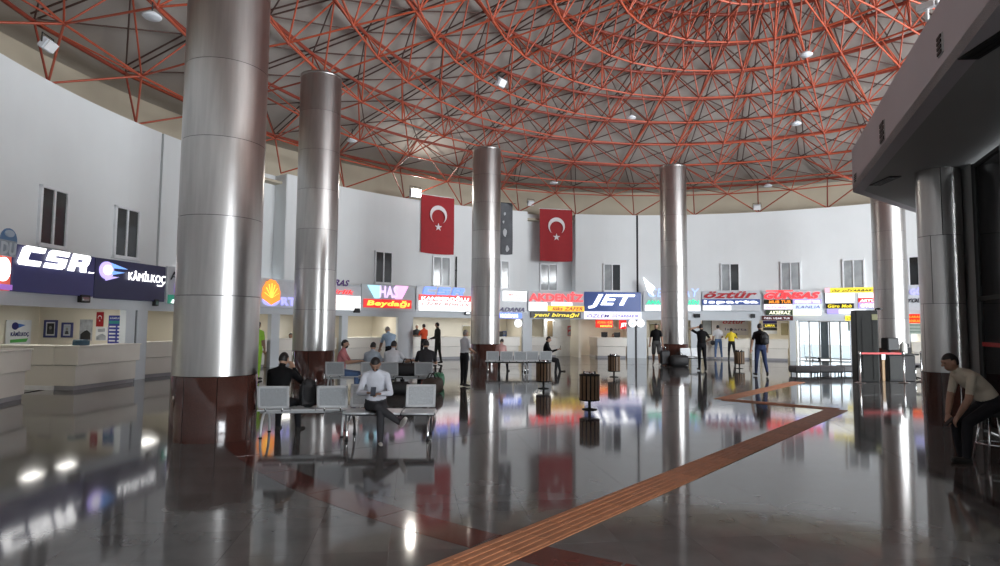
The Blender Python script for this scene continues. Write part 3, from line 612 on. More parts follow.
# ------------------------------------------------------------------ counters
def counter(label, ta, tb, r=17.75, ret=None, h=1.1, depth=.62, retside=0):
    p, q = Vector(pol(r, ta)), Vector(pol(r, tb)); u = (q - p); L = u.length; rz = math.atan2(u.y, u.x)
    t = thing('ticket_counter', label, 'counter', (p.x, p.y, 0), rz)
    box_part('apron', (L / 2, depth / 2, .84), (L, depth, .44), m_ctr, t, .008)
    box_part('worktop', (L / 2, depth / 2 - .01, h - .02), (L + .03, depth + .04, .04), m_ctr, t, .008)
    box_part('lower_panel', (L / 2, depth / 2 + .05, .36), (L - .08, depth - .06, .50), m_ctr_low, t, .006)
    box_part('shadow_gap', (L / 2, depth / 2 + .08, .612), (L - .1, depth - .1, .03), m_joint, t, 0)
    box_part('plinth', (L / 2, depth / 2 + .07, .055), (L - .1, depth - .1, .11), m_plinth, t, .004)
    if ret:
        x = depth / 2 if retside == 0 else L - depth / 2
        box_part('return_apron', (x, depth + ret / 2, .84), (depth, ret, .44), m_ctr, t, .008)
        box_part('return_top', (x, depth + ret / 2, h - .02), (depth + .03, ret, .04), m_ctr, t, .008)
        box_part('return_panel', (x, depth + ret / 2, .31), (depth - .08, ret, .60), m_ctr_low, t, .006)
        box_part('return_plinth', (x, depth + ret / 2, .055), (depth - .03, ret, .11), m_white, t, .004)
    return t
counter('cream ticket counter under the sign with huge white letters', 199, 185.2, 17.5)
counter('cream ticket counter with return, beneath the framed portraits', 179.9, 172.2, 17.5, 2.3)
counter('cream ticket counter right of the dark wall joint', 168.9, 160.4, 18.15)
counter('cream ticket counter under the orange scallop emblem', 158.9, 151.9, 18.2)
counter('cream ticket counter between the scallop sign and pink booth', 150.2, 141.0, 18.2)
counter('cream ticket counter in the pinkish booth under the winged letters', 139.2, 131.2, 18.6)
counter('cream ticket counter where the orange-vested person stands', 128, 117.5, 18.3)
counter('cream ticket counter under the small white and blue boxes', 116, 109.2, 18.3)
counter('cream ticket counter under the black strip with yellow letters', 107.2, 102.4, 18.5)
counter('narrow cream ticket counter under the red LED board', 96.0, 90.8, 17.9, 1.4)
counter('cream ticket counter behind the column with luggage', 87.0, 80.2, 18.3)
counter('long cream ticket counter where the yellow shirt stands', 77.9, 70.5, 18.2)
counter('cream ticket counter under the cream and maroon boxes', 68.9, 64.8, 18.1)
counter('cream ticket counter beneath the small yellow board', 54.9, 49.2, 18.3)
counter('cream ticket counter under the green timetable boards', 48, 41, 18.0)
# ------------------------------------------------------------------ things on the kiosk back walls
class SidePlane(Front):
    def __init__(s, th, r_far, off):
        e = Vector((math.cos(R_(th)), math.sin(R_(th)))); tn = Vector((-e.y, e.x)); s.p = Vector(pol(r_far, th)) + tn * off; s.u = -e; s.L = r_far - RF; s.rz = math.atan2(s.u.y, s.u.x); s.n = Vector((-s.u.y, s.u.x))
SIDE = SidePlane(170.4, 21.4, .065)
def on_side(label, name, cat, xa, xb, y0, y1, mk):
    t = thing(name, label, cat, (SIDE.p.x, SIDE.p.y, 0), SIDE.rz); a, b, c, d = SIDE.rect(xa, xb, y0, y1); mk(t, a, b, c, d); return t
def on_back(label, name, cat, xa, xb, y0, y1, R=21.36, mk=None):
    F = Front(xa, xb, R, (y0 + y1) / 2); t = thing(name, label, cat, (F.p.x, F.p.y, 0), F.rz); a, b, c, d = F.rect(xa, xb, y0, y1); mk(t, a, b, c, d); return t
m_paper = mat('paper_white', (.78, .79, .80), .6); m_bframe = mat('blue_frame', (.05, .06, .20), .4); m_photo = mat('photo_grey', (.40, .42, .45), .5, var=.4, scale=6)
def logo_board(t, a, b, c, d):
    w, h = b - a, d - c
    box_part('board', ((a + b) / 2, -.02, (c + d) / 2), (w, .04, h), m_paper, t, .006)
    flat_poly('wheel', disc_pts(a + w * .33, c + h * .76, w * .13, h * .15), mat('print_navy', (.03, .03, .16), .5), t, -.05, -.035)
    flat_poly('wing', [(a + w * .44, c + h * .86), (a + w * .74, c + h * .80), (a + w * .46, c + h * .68)], mat('print_blue', (.08, .2, .55), .5), t, -.05, -.035)
    text_mesh('lettering', 'KÂMİLKOÇ', mat('print_navy', (.03, .03, .16), .5), w * .72, h * .24, 0, .02, .01, t, a + w * .17, -.045, c + h * .32)
    flat_poly('green_bar', [(a + w * .17, c + h * .1), (a + w * .8, c + h * .12), (a + w * .88, c + h * .26), (a + w * .17, c + h * .22)], mat('print_green', (.10, .45, .10), .5), t, -.05, -.035)
on_back('white wall board with navy wheel logo and green bar', 'wall_board', 'board', 5, 30, 320, 345, mk=logo_board)
def portrait(dark):
    def mk(t, a, b, c, d):
        w, h = b - a, d - c; cx, cz = (a + b) / 2, (c + d) / 2
        for x in (a + .03, b - .03): box_part('frame', (x, -.03, cz), (.06, .05, h), m_bframe, t)
        for z in (c + .03, d - .03): box_part('frame', (cx, -.03, z), (w, .05, .06), m_bframe, t)
        box_part('mount', (cx, -.015, cz), (w - .1, .02, h - .1), m_paper, t, 0)
        box_part('print', (cx, -.03, cz), (w * .52, .012, h * .62), mat('print_dark', (.03, .03, .03), .5) if dark else mat('print_sky', (.5, .56, .6), .5), t, 0)
        flat_poly('figure', disc_pts(cx, cz + h * .06, w * .1, h * .1), mat('print_grey', (.30, .29, .28), .5), t, -.042, -.036)
        flat_poly('figure_body', [(cx - w * .18, cz - h * .28), (cx + w * .18, cz - h * .28), (cx + w * .1, cz - h * .05), (cx - w * .1, cz - h * .05)], mat('print_dark2', (.06, .06, .07), .5), t, -.042, -.036)
    return mk
on_side('blue-framed picture with a dark print on the cream wall', 'framed_picture', 'picture', 45, 58, 320, 337.5, mk=portrait(True))
on_side('blue-framed picture with a pale print on the cream wall', 'framed_picture', 'picture', 62.5, 73.5, 322.5, 337.5, mk=portrait(False))
def poster(m1, m2):
    def mk(t, a, b, c, d):
        box_part('sheet', ((a + b) / 2, -.01, (c + d) / 2), (b - a, .012, d - c), m1, t, 0)
        flat_poly('print', [(a + (b - a) * x, c + (d - c) * z) for x, z in ((.1, .05), (.9, .05), (.9, .35), (.6, .5), (.4, .45), (.1, .3))], m2, t, -.024, -.016)
        flat_poly('print', [(a + (b - a) * x, c + (d - c) * z) for x, z in ((.2, .62), (.8, .66), (.8, .9), (.2, .86))], m_photo, t, -.024, -.016)
    return mk
on_side('grey photo poster right of the framed pictures', 'poster', 'poster', 80, 92.5, 319.5, 340.5, mk=poster(m_photo, mat('print_dark', (.03, .03, .03), .5)))
on_side('white sheet poster left of the blue destination board', 'poster', 'poster', 96, 107.5, 327, 340.5, mk=poster(m_paper, m_photo))
m_flag = mat('flag_red', (.34, .008, .014), .7, var=.08, scale=5.)
m_fwhite = mat('flag_white', (.80, .74, .76), .7)
def star(cx, cz, r, a0=90): return [(cx + r * (1 if k % 2 == 0 else .38) * math.cos(R_(a0 + 36 * k)), cz + r * (1 if k % 2 == 0 else .38) * math.sin(R_(a0 + 36 * k))) for k in range(10)]
def crescent(cx, cz, r, open_deg):
    # outer circle minus offset inner circle, horns toward open_deg
    out = []; inn = []; off, ri = r * .25, r * .8
    x = (off * off + r * r - ri * ri) / (2 * off); al = math.degrees(math.acos(max(-1, min(1, x / r)))); be = math.degrees(math.atan2(math.sin(R_(al)) * r, math.cos(R_(al)) * r - off))
    for k in range(25): a = al + (360 - 2 * al) * k / 24; out.append((r * math.cos(R_(a)), r * math.sin(R_(a))))
    for k in range(1, 24): a = (360 - be) - (360 - 2 * be) * k / 24; inn.append((off + ri * math.cos(R_(a)), ri * math.sin(R_(a))))
    c_, s_ = math.cos(R_(open_deg)), math.sin(R_(open_deg))
    return [(cx + px * c_ - pz * s_, cz + px * s_ + pz * c_) for px, pz in out + inn]
def pennant(t, a, b, c, d):
    w, h = b - a, d - c; box_part('cloth', ((a + b) / 2, -.02, (c + d) / 2), (w, .015, h), m_flag, t, 0)
    flat_poly('crescent', crescent((a + b) / 2, c + h * .62, w * .28, -90), m_fwhite, t, -.032, -.027); flat_poly('star', star((a + b) / 2, c + h * .40, w * .13, 90), m_fwhite, t, -.032, -.027)
on_side('small red pennant with crescent and star on cream wall', 'pennant', 'flag', 97, 104, 312, 326.5, mk=pennant)
def dest_board(t, a, b, c, d):
    w, h = b - a, d - c; box_part('board', ((a + b) / 2, -.02, (c + d) / 2), (w, .03, h), mat('board_blue', (.04, .05, .30), .5), t, 0)
    text_mesh('lettering', 'KÂMİLKOÇ', m_paper, w * .8, h * .07, 0, .01, .006, t, a + w * .1, -.04, c + h * .88)
    box_part('band', ((a + b) / 2, -.037, c + h * .79), (w * .94, .01, h * .09), mat('band_teal', (.03, .26, .24), .5), t, 0)
    for q in range(2):
        for k in range(6): box_part('row', (a + w * (.26 + .48 * q), -.04, c + h * (.1 + k * .11)), (w * .36, .012, h * .045), m_paper, t, 0)
on_side('tall blue destination board with white rows in the kiosk', 'destination_board', 'board', 109, 126, 315.5, 347.5, mk=dest_board)
on_back('large white-red poster with slanted name behind the long counter', 'wall_board', 'board', 712, 748, 318, 335, mk=lambda t, a, b, c, d: (box_part('board', ((a + b) / 2, -.02, (c + d) / 2), (b - a, .03, d - c), mat('board_grey', (.58, .54, .54), .5), t, 0), text_mesh('lettering', 'öztür', tred, (b - a) * .62, (d - c) * .24, .3, .02, .01, t, a + (b - a) * .3, -.04, c + (d - c) * .66), text_mesh('lettering', 'Isparta', tnavy, (b - a) * .6, (d - c) * .2, 0, .01, .01, t, a + (b - a) * .36, -.04, c + (d - c) * .22)))
on_back('pane of dark tinted glass beside the long counter poster', 'wall_mirror', 'mirror', 703, 711, 318, 334, mk=lambda t, a, b, c, d: (box_part('pane', ((a + b) / 2, -.02, (c + d) / 2), (b - a, .03, d - c), m_wglass2, t, 0), box_part('frame', ((a + b) / 2, -.01, (c + d) / 2), (b - a + .08, .03, d - c + .08), m_char, t, .01)))
on_back('stack of dark and yellow kiosk notices under the maroon box', 'notice_board', 'board', 763, 777, 320.5, 334, R=RF + .9, mk=lambda t, a, b, c, d: [box_part('notice', ((a + b) / 2, -.02, c + (d - c) * (k + .5) / 4), (b - a, .03, (d - c) / 4 - .02), [m_paper, mat('box_black', (.03, .028, .02), .4), mat('box_black', (.03, .028, .02), .4), tnavy][k], t, 0) for k in range(4)] + [text_mesh('lettering', 'URFA', py_, (b - a) * .7, (d - c) * .16, .1, .02, .01, t, a + (b - a) * .15, -.045, c + (d - c) * .54)])
for k, (xa, xb, y0, y1) in enumerate(((781, 788, 323, 335), (463, 470, 326, 336), (848, 852.5, 322, 331), (650, 659, 324, 337))):
    on_back(['brown wooden kiosk door behind the maroon boxes', 'olive kiosk window panel beneath the blue slanted letters', 'olive panel below the small yellow board', 'olive kiosk panel behind the person in shorts'][k], 'wood_panel', 'panel', xa, xb, y0, y1, mk=lambda t, a, b, c, d: (box_part('leaf', ((a + b) / 2, -.02, (c + d) / 2), (b - a, .04, d - c), mat('olive_panel', (.33, .29, .17), .5), t, .01), box_part('trim', ((a + b) / 2, -.01, d), (b - a + .06, .05, .05), m_white, t, 0)))
for k, (xa, xb, y0, y1) in enumerate(((502, 506.5, 331, 341), (262, 268.5, 331, 344), (567.5, 571.5, 326, 336), (381, 391, 331, 339))):
    on_back(['blue photo posters beside the column in front of banner', 'slanted white brochure on the pale kiosk wall', 'narrow red poster on the white corridor wall', 'white notice pinned on the pinkish booth wall'][k], 'poster', 'poster', xa, xb, y0, y1, R=21.3 if k != 2 else 19.9, mk=poster([mat('poster_blue', (.10, .16, .38), .5, var=.4), m_paper, mat('poster_red', (.5, .08, .10), .5), m_paper][k], m_photo))
# corridor with a door right of the black strip
struct(MB().arc(20.0, 20.15, 98.9, 103.2, 0, 2.25).build('wall_corridor', m_white))
d0 = struct(link('door_1', None, None, (*pol(19.98, 102.3), 0), R_(102.3) - math.pi / 2))
box_part('leaf', (0, -.03, 1.0), (.30, .05, 2.0), mat('door_brown', (.28, .20, .10), .5), d0, .01); box_part('door_frame', (.18, -.04, 1.0), (.05, .07, 2.05), m_pvc, d0); box_part('door_handle', (.09, -.08, 1.0), (.03, .05, .12), m_chrome, d0)
# ------------------------------------------------------------------ glazed exit
dx = struct(link('door_2', None), 'glazed exit with white posts and bright daylight')
for t in np.linspace(DOOR[0] + .3, DOOR[1] - .3, 6):
    p = pol(20.6, t); MB().box((p[0], p[1], 1.15), (.09, .09, 2.3), R_(t), .01).build('post', m_pvc, dx)
for z in (2.02, .03): MB().arc(20.56, 20.64, DOOR[0] + .3, DOOR[1] - .3, z, z + .07).build('rail', m_pvc, dx)
tt = np.linspace(DOOR[0] + .3, DOOR[1] - .3, 6)
for k in range(5):
    MB().arc(20.59, 20.60, tt[k] + .16, tt[k + 1] - .16, .1, 2.02, 2).build('pane', m_glass if k != 2 else mat('blue_door_glass', (.25, .33, .40), .08, spec=.6), dx)
struct(MB().prism([pol(23, 70), pol(60, 75), pol(60, 40), pol(23, 48)], -.3, -.05).build('ground_outside', mat('pale_asphalt', (.45, .45, .44), .9)))
# =================================================================== FLAGS AND BANNER
def hang_cloth(t, w, h, name, m, amp=.025, nx=16, nz=20):
    vs = []; fs = []
    for j in range(nz + 1):
        for i in range(nx + 1):
            u, v = i / nx, j / nz; vs.append(((u - .5) * w + .015 * math.sin(v * 5) * (1 - v), -.04 + amp * math.sin(u * 9 + v * 2) * (1.1 - v) - .03 * (1 - v), v * h + .05 * (1 - v) * math.sin(u * 3.1) * -1))
    for j in range(nz):
        for i in range(nx): a = j * (nx + 1) + i; fs.append((a, a + 1, a + nx + 2, a + nx + 1))
    n = len(vs); vs += [(x, y + .006, z) for x, y, z in vs]; fs += [tuple(n + k for k in reversed(f)) for f in fs]
    return MB().add(vs, fs, 0, True).build(name, m, t)
def flag(label, xa, xb, y0, y1, R):
    F = Front(xa, xb, R, (y0 + y1) / 2); a, b, c, d = F.rect(xa, xb, y0, y1); w, h = b - a, d - c
    p = F.p + F.u * (a + b) / 2; t = thing('hanging_flag', label, 'flag', (p.x, p.y, c), F.rz); hang_cloth(t, w, h, 'cloth', m_flag)
    flat_poly('crescent', crescent(0.0, h * .67, w * .255, -90), m_fwhite, t, -.135, -.125); flat_poly('star', star(0, h * .455, w * .115, 90), m_fwhite, t, -.135, -.125)
    MB().tube([(-w / 2 - .05, -.03, h + .01), (w / 2 + .05, -.03, h + .01)], .02).build('rod', m_white, t); return t
flag('red flag with white crescent and star beneath the lit floodlight', 420.5, 453.5, 196.5, 253.5, RW - .02)
flag('red flag with white crescent and star hung in the set-back bay', 539.5, 572, 209.5, 261, RW + .0)
F = Front(497, 510.5, RW - .02, 230); a, b, c, d = F.rect(497, 510.5, 203, 254); w, h = b - a, d - c; p = F.p + F.u * (a + b) / 2
t = thing('hanging_banner', 'dark grey banner with pale blotches hung between the flags', 'banner', (p.x, p.y, c), F.rz); hang_cloth(t, w * 1.25, h, 'cloth', mat('banner_grey', (.085, .09, .10), .7, var=.35, scale=1.6), .015)
for (cx, cz, r) in ((.05, .42, .16), (.22, .10, .13), (.0, .78, .08), (-.08, .62, .07)): flat_poly('print', [(w * cx + r * math.cos(R_(q)) * random.uniform(.5, 1), h * cz + r * 1.6 * math.sin(R_(q)) * random.uniform(.5, 1)) for q in range(0, 360, 40)], mat('banner_pale', (.45, .46, .48), .7), t, -.11, -.1)
MB().tube([(-w * .85, -.03, h + .01), (w * .85, -.03, h + .01)], .018).build('rod', m_char, t)
# dark pipe on the wall near the first flag
F = Front(456, 458, RW - .02, 270); p = F.p
t = thing('wall_pipe', 'thin dark vertical pipe on the wall between flag and column', 'pipe', (p.x, p.y, 3.6), F.rz); MB().tube([(0, -.04, 0), (0, -.04, 1.6)], .035).build('pipe', m_char, t); box_part('clip', (0, -.02, .9), (.1, .06, .04), m_char, t)
# =================================================================== LAMPS IN THE ROOF
def floodlight(label, x, y, Rr, lit=False, s=1.0, kind='box'):
    th, z = wpt(x, y, Rr); p = pol(Rr, th, z); t = thing('floodlight', label, 'lamp', p, R_(th) - math.pi / 2)
    if kind == 'box':
        rot = Matrix.Rotation(R_(5 if lit else 35), 3, 'X')
        MB().box((0, .06 * s, 0), (.36 * s, .16 * s, .28 * s), 0, .02, rot=rot).build('housing', m_silver, t); MB().box((0, -.03 * s, -.05 * s if not lit else 0), (.32 * s, .03 * s, .24 * s), 0, .004, rot=rot).build('lens', g_flood if lit else m_white, t)
        MB().tube([(-.2 * s, .06 * s, 0), (-.2 * s, .06 * s, .22 * s), (.2 * s, .06 * s, .22 * s), (.2 * s, .06 * s, 0)], .015).build('bracket', m_char, t)
    else:
        MB().lathe([(.02, .12), (.10, .10), (.2, .02), (.2, 0), (.17, -.03), (.001, -.05)], 20).build('dome', m_silver, t); MB().tube([(0, 0, .1), (0, 0, .5)], .015).build('rod', m_char, t)
    return t
floodlight('glaring lit floodlight at the corner of the red flag', 416, 193, RW - .25, True, 1.5)
LL = bpy.data.lights.new('floodlight_beam', 'AREA'); LL.size = .25; LL.energy = 75; LL.color = (1, .93, .82)
lo = bpy.data.objects.new('floodlight_beam', LL); COL.objects.link(lo); th, z = wpt(416, 193, RW - .45); lo.location = pol(RW - .5, th, z + .15); lo.rotation_euler = (Vector((HC[0], HC[1], 12.0)) - Vector(lo.location)).to_track_quat('-Z', 'Y').to_euler()
for lb, x, y, Rr, k in (('grey floodlight on the frame over the left wall', 50, 45, 18.0, 'box'), ('round lamp hung below the frame left of the nearest column', 152, 17, 15.0, 'dome'), ('grey floodlight beside the red flag in the bay', 531, 203, 18.4, 'box'), ('floodlight on the frame above the pale bird sign', 757, 207, 18.4, 'box'), ('round lamp under the frame above the luggage column', 631, 118, 9.3, 'dome'), ('round lamp near the inner rings of the frame', 806, 55, 5.0, 'dome'), ('round lamp below the outer ring of the frame', 554, 183, 15.5, 'dome'), ('floodlight hung above the banner column', 502, 82, 9.0, 'box'), ('round lamp above the right end wall windows', 768, 186, 16.5, 'dome'), ('round lamp under the middle rings beside the gallery', 796, 124, 9.5, 'dome'), ('round lamp behind the second tall column', 352, 141, 16.5, 'dome')):
    floodlight(lb, x, y, Rr, False, 1., k)
# =================================================================== BENCHES
SEATW, MIDW = .50, .36
def bench(label, cx, cy, rz, white=True, seats='BTB', z=0):
    t = thing('waiting_bench', label, 'bench', (cx, cy, z), rz)
    ws = [MIDW if s == 'T' else SEATW for s in seats]; Lh = sum(ws); x = -Lh / 2
    MB().box((0, 0, .375), (Lh - .02, .07, .05), 0, .012).build('beam', m_char if not white else m_bench, t)
    for s, w in zip(seats, ws):
        cx_ = x + w / 2
        pan = MB().box((cx_, .015, .425), (w - .015, .44, .028), 0, .012).build('seat_pan', m_bench, t)
        MB().tube([(cx_ - w / 2 + .01, .235, .418), (cx_ + w / 2 - .01, .235, .418)], .022).build('front_roll', m_bench, pan)
        if s == 'B':
            rot = Matrix.Rotation(R_(12), 3, 'X'); c = Vector((cx_, -.255, .645)); hw, hh = (w - .04) / 2, .19
            g = MB()
            for dx in (-hw + .02, hw - .02): g.box(c + rot @ Vector((dx, 0, 0)), (.04, .03, 2 * hh), rot=rot, bev=.01)
            for dz in (-hh + .02, hh - .02): g.box(c + rot @ Vector((0, 0, dz)), (2 * hw, .03, .04), rot=rot, bev=.01)
            fr = g.build('backrest', m_bench, t)
            MB().box(c, (2 * hw - .07, .012, 2 * hh - .07), rot=rot).build('perforated_panel', m_mesh, fr)
            for dx in (-.12, .12): MB().tube([(cx_ + dx, -.19, .41), (cx_ + dx, -.225, .47)], .014).build('back_bracket', m_chrome, fr)
        x += w
    for xe in (-Lh / 2 + .09, Lh / 2 - .09):
        for s_ in (1, -1):
            pts = [(xe, s_ * (.02 + .27 * math.sin(q / 8 * math.pi * .52)), .37 * math.cos(q / 8 * math.pi / 2) + .012) for q in range(9)]
            MB().tube(pts, .02, 8).build('leg', m_chrome if not white else m_bench, t); e = pts[-1]
            MB().lathe([(.028, 0), (.028, .012), (.01, .02)], 12, c=(e[0], e[1], 0)).build('foot_pad', m_black, t)
    t.scale = (1, 1, .92)
    return t
def face(dx, dy): return math.atan2(dy, dx) - math.pi / 2      # rotation that turns local +Y to (dx, dy)
b1 = bench('white bench with two backrests where the person in black sits', -2.99, 9.62, R_(8), True)
b2 = bench('grey bench facing the hall where the cross-legged person sits', -1.64, 9.42, R_(180 + 2), False)
bx1 = at_depth(355, 15.6); b3 = bench('steel bench behind, where the pink shirt sits', *bx1, R_(6), True)
bx2 = at_depth(408, 15.7); b4 = bench('steel bench with dark bags, beside the seated white shirt', *bx2, R_(4), True)
bx3 = at_depth(506, 22.6); b5 = bench('steel bench beside the column in front of the banner', *bx3, R_(5), False, 'BBB')
bx4 = at_depth(538, 22.9); b6 = bench('steel bench where the person in black holds a phone', *bx4, R_(5), False, 'BB')
bx5 = at_depth(693, 26.9); b7 = bench('steel bench beside the column with luggage', *bx5, R_(186), False, 'BB')
b8 = thing('tall_stool', 'tall dark stool under the stooping person by dark glass', 'stool', (6.46, 8.12, 0))
MB().lathe([(.20, .58), (.21, .60), (.21, .63), (.19, .645), (.001, .648)], 22).build('seat', m_black, b8)
for q in range(4): a = q * math.pi / 2 + .6; MB().tube([(.14 * math.cos(a), .14 * math.sin(a), .58), (.24 * math.cos(a), .24 * math.sin(a), .0)], .014).build('leg', m_chrome, b8)
MB().tube([(.205 * math.cos(q * .5236), .205 * math.sin(q * .5236), .22) for q in range(12)], .01, 6, closed=True).build('foot_ring', m_chrome, b8)
# =================================================================== BINS
slatm = MB().box((0, 0, .30), (.016, .056, .52), 0, .006).mesh('slat', m_wood)
def litter_bin(label, x, y):
    t = thing('litter_bin', label, 'bin', (x, y, 0), random.uniform(0, 1)); rr = .195
    MB().lathe([(.15, 0), (.15, .015), (.03, .03), (.03, .2), (.06, .2)], 20).build('stand', m_char, t)
    MB().lathe([(rr - .015, .18), (rr - .015, .72), (rr - .03, .72), (rr - .03, .2)], 24).build('drum', m_black, t)
    for z in (.2, .70): MB().lathe([(rr - .012, z - .012), (rr + .014, z - .012), (rr + .014, z + .012), (rr - .012, z + .012)], 24, ).build('hoop', m_char, t)
    for k in range(14):
        a = k * 2 * math.pi / 14; o = link('slat', slatm, t, (rr * math.cos(a), rr * math.sin(a), .15), a)
    MB().lathe([(.10, .70), (.10, .76), (.085, .765), (.08, .72)], 16).build('ash_tray', m_chrome, t)
    for a in (0, 2.1, 4.2): MB().box((.12 * math.cos(a), .12 * math.sin(a), .745), (.05, .02, .05), a, .006).build('clip', m_char, t)
for lb, x, y in (('slatted brown litter bin nearest the tactile path, open topped', 589.5, 411), ('slatted brown litter bin standing in front of the steel benches', 543.5, 390), ('slatted brown litter bin standing before the red LED board counter', 614, 378.5), ('slatted brown litter bin between the walkers near the long counter', 739.5, 370)):
    litter_bin(lb, *fpt(x, y - 1.5))
# =================================================================== SECURITY POINT
sc_ = fpt(870.5, 383.5); sc_ = (sc_[0] + .2, sc_[1] + .42); t = thing('screening_cabinet', 'tall dark grey screening cabinet behind chrome posts', 'cabinet', (*sc_, 0), R_(-30))
t.rotation_euler[2] = face(-.30, -.95) + math.pi
box_part('body', (0, .35, 1.15), (.62, .7, 2.26), m_char, t, .02); box_part('base', (0, .35, .03), (.60, .68, .06), m_black, t, .005)
box_part('side_door', (.315, .35, 1.08), (.02, .62, 1.9), mat('cabinet_dark', (.018, .018, .018), .5), t, .005); box_part('label_plate', (.22, -.005, 2.06), (.16, .012, .18), mat('plate_olive', (.22, .22, .12), .5), t, .003)
for k in range(2): box_part('front_seam', (-.15 + .3 * k, -.004, 1.05), (.008, .01, 1.9), m_black, t, 0)
MB().tube([(.28, .1, 2.22), (.28, .1, 2.32), (.34, .0, 2.34)], .025).build('beacon', m_black, t); MB().box((.36, -.02, 2.32), (.08, .16, .06), .4, .01).build('camera_head', m_black, t)
dk = at_depth(897, 20.3); t = thing('control_desk', 'dark operator desk behind the red tape', 'desk', (*dk, 0), R_(-8))
box_part('body', (0, 0, .42), (.8, .5, .84), m_black, t, .02); box_part('desk_top', (0, 0, .87), (1.0, .6, .05), m_char, t, .01); box_part('cupboard_door', (-.2, -.26, .42), (.36, .02, .7), m_char, t, .005)
mo = at_depth(889.5, 20.2); t = thing('monitor', 'black monitor standing on the operator desk', 'monitor', (mo[0], mo[1], .895), R_(12))
box_part('screen', (0, 0, .30), (.46, .30, .42), m_black, t, .03); box_part('foot', (0, .03, .02), (.26, .22, .04), m_black, t, .01); MB().tube([(0, .03, .03), (0, .03, .14)], .04).build('neck', m_black, t)
jb = at_depth(902.5, 20.35); t = thing('water_dispenser', 'clear plastic container on the desk beside the monitor', 'container', (jb[0], jb[1], .895))
MB().lathe([(.10, 0), (.11, .02), (.11, .28), (.06, .34), (.04, .36)], 18).build('bottle', mat('cloudy_plastic', (.55, .56, .52), .25), t); MB().lathe([(.045, .355), (.045, .40), (.001, .405)], 14).build('cap', m_white, t)
ch = at_depth(913.5, 20.6); t = thing('office_chair', 'dark chair with white shirt draped beyond the desk', 'chair', (*ch, 0), R_(30))
box_part('seat', (0, 0, .46), (.46, .46, .08), m_black, t, .03); box_part('backrest', (0, .24, .82), (.44, .07, .5), m_black, t, .03); MB().tube([(0, 0, .08), (0, 0, .42)], .03).build('gas_lift', m_chrome, t)
for k in range(5): a = k * 1.2566; MB().tube([(0, 0, .1), (.26 * math.cos(a), .26 * math.sin(a), .04)], .02).build('leg', m_black, t)
box_part('headrest', (.0, .25, 1.14), (.24, .07, .12), m_black, t, .03)
STP = [fpt(860.5, 383), fpt(904.5, 383), fpt(922, 382)]
tape = mat('red_belt', (.45, .025, .025), .6)
for k, p in enumerate(STP):
    t = thing('barrier_post', ['chrome barrier post in front of the dark cabinet', 'chrome barrier post before the operator desk', 'chrome barrier post nearest the balcony column'][k], 'barrier post', (*p, 0))
    MB().lathe([(.16, 0), (.16, .015), (.06, .035), (.025, .045), (.025, .88), (.034, .89), (.034, .98), (.001, .99)], 20).build('post', m_chrome, t)
    MB().lathe([(.16, 0), (.165, .006), (.165, .012)], 20).build('base_ring', m_char, t)
p, q = Vector(STP[0]), Vector(STP[1]); t = thing('barrier_belt', 'red belt stretched between the chrome barrier posts', 'belt', ((p.x + q.x) / 2, (p.y + q.y) / 2, .92), math.atan2(q.y - p.y, q.x - p.x))
box_part('belt', (0, 0, 0), ((q - p).length - .06, .006, .055), tape, t, 0); 
for s_ in (-1, 1): box_part('belt_end', (s_ * ((q - p).length / 2 - .05), 0, 0), (.03, .02, .065), m_black, t, .004)
pp = fpt(883.5, 381); t = thing('wooden_stake', 'short brown post with white notice in front of cabinet', 'post', (*pp, 0)); box_part('post', (0, 0, .45), (.10, .06, .9), mat('stake_wood', (.26, .15, .06), .55), t, .01); box_part('notice', (0, -.04, .80), (.12, .012, .22), m_paper, t, 0)
# low padded platform modules left of the cabinet
for k in range(3):
    c = fpt(806.5 + 24 * k, 375.6 - .3 * k); t = thing('low_platform', ['low grey platform module, free end away from the cabinet', 'low grey platform module between two others', 'low grey platform module beside the dark cabinet'][k], 'platform', (*c, 0), R_(-3))
    box_part('top', (0, .2, .225), (.86, .62, .21), mat('grey_pad', (.12, .12, .125), .6), t, .03); box_part('frame', (0, .2, .11), (.82, .56, .03), m_char, t, .005)
    for sx in (-.36, .36):
        for sy in (-.04, .42): MB().tube([(sx, sy, .0), (sx, sy, .11)], .02).build('leg', m_char, t)
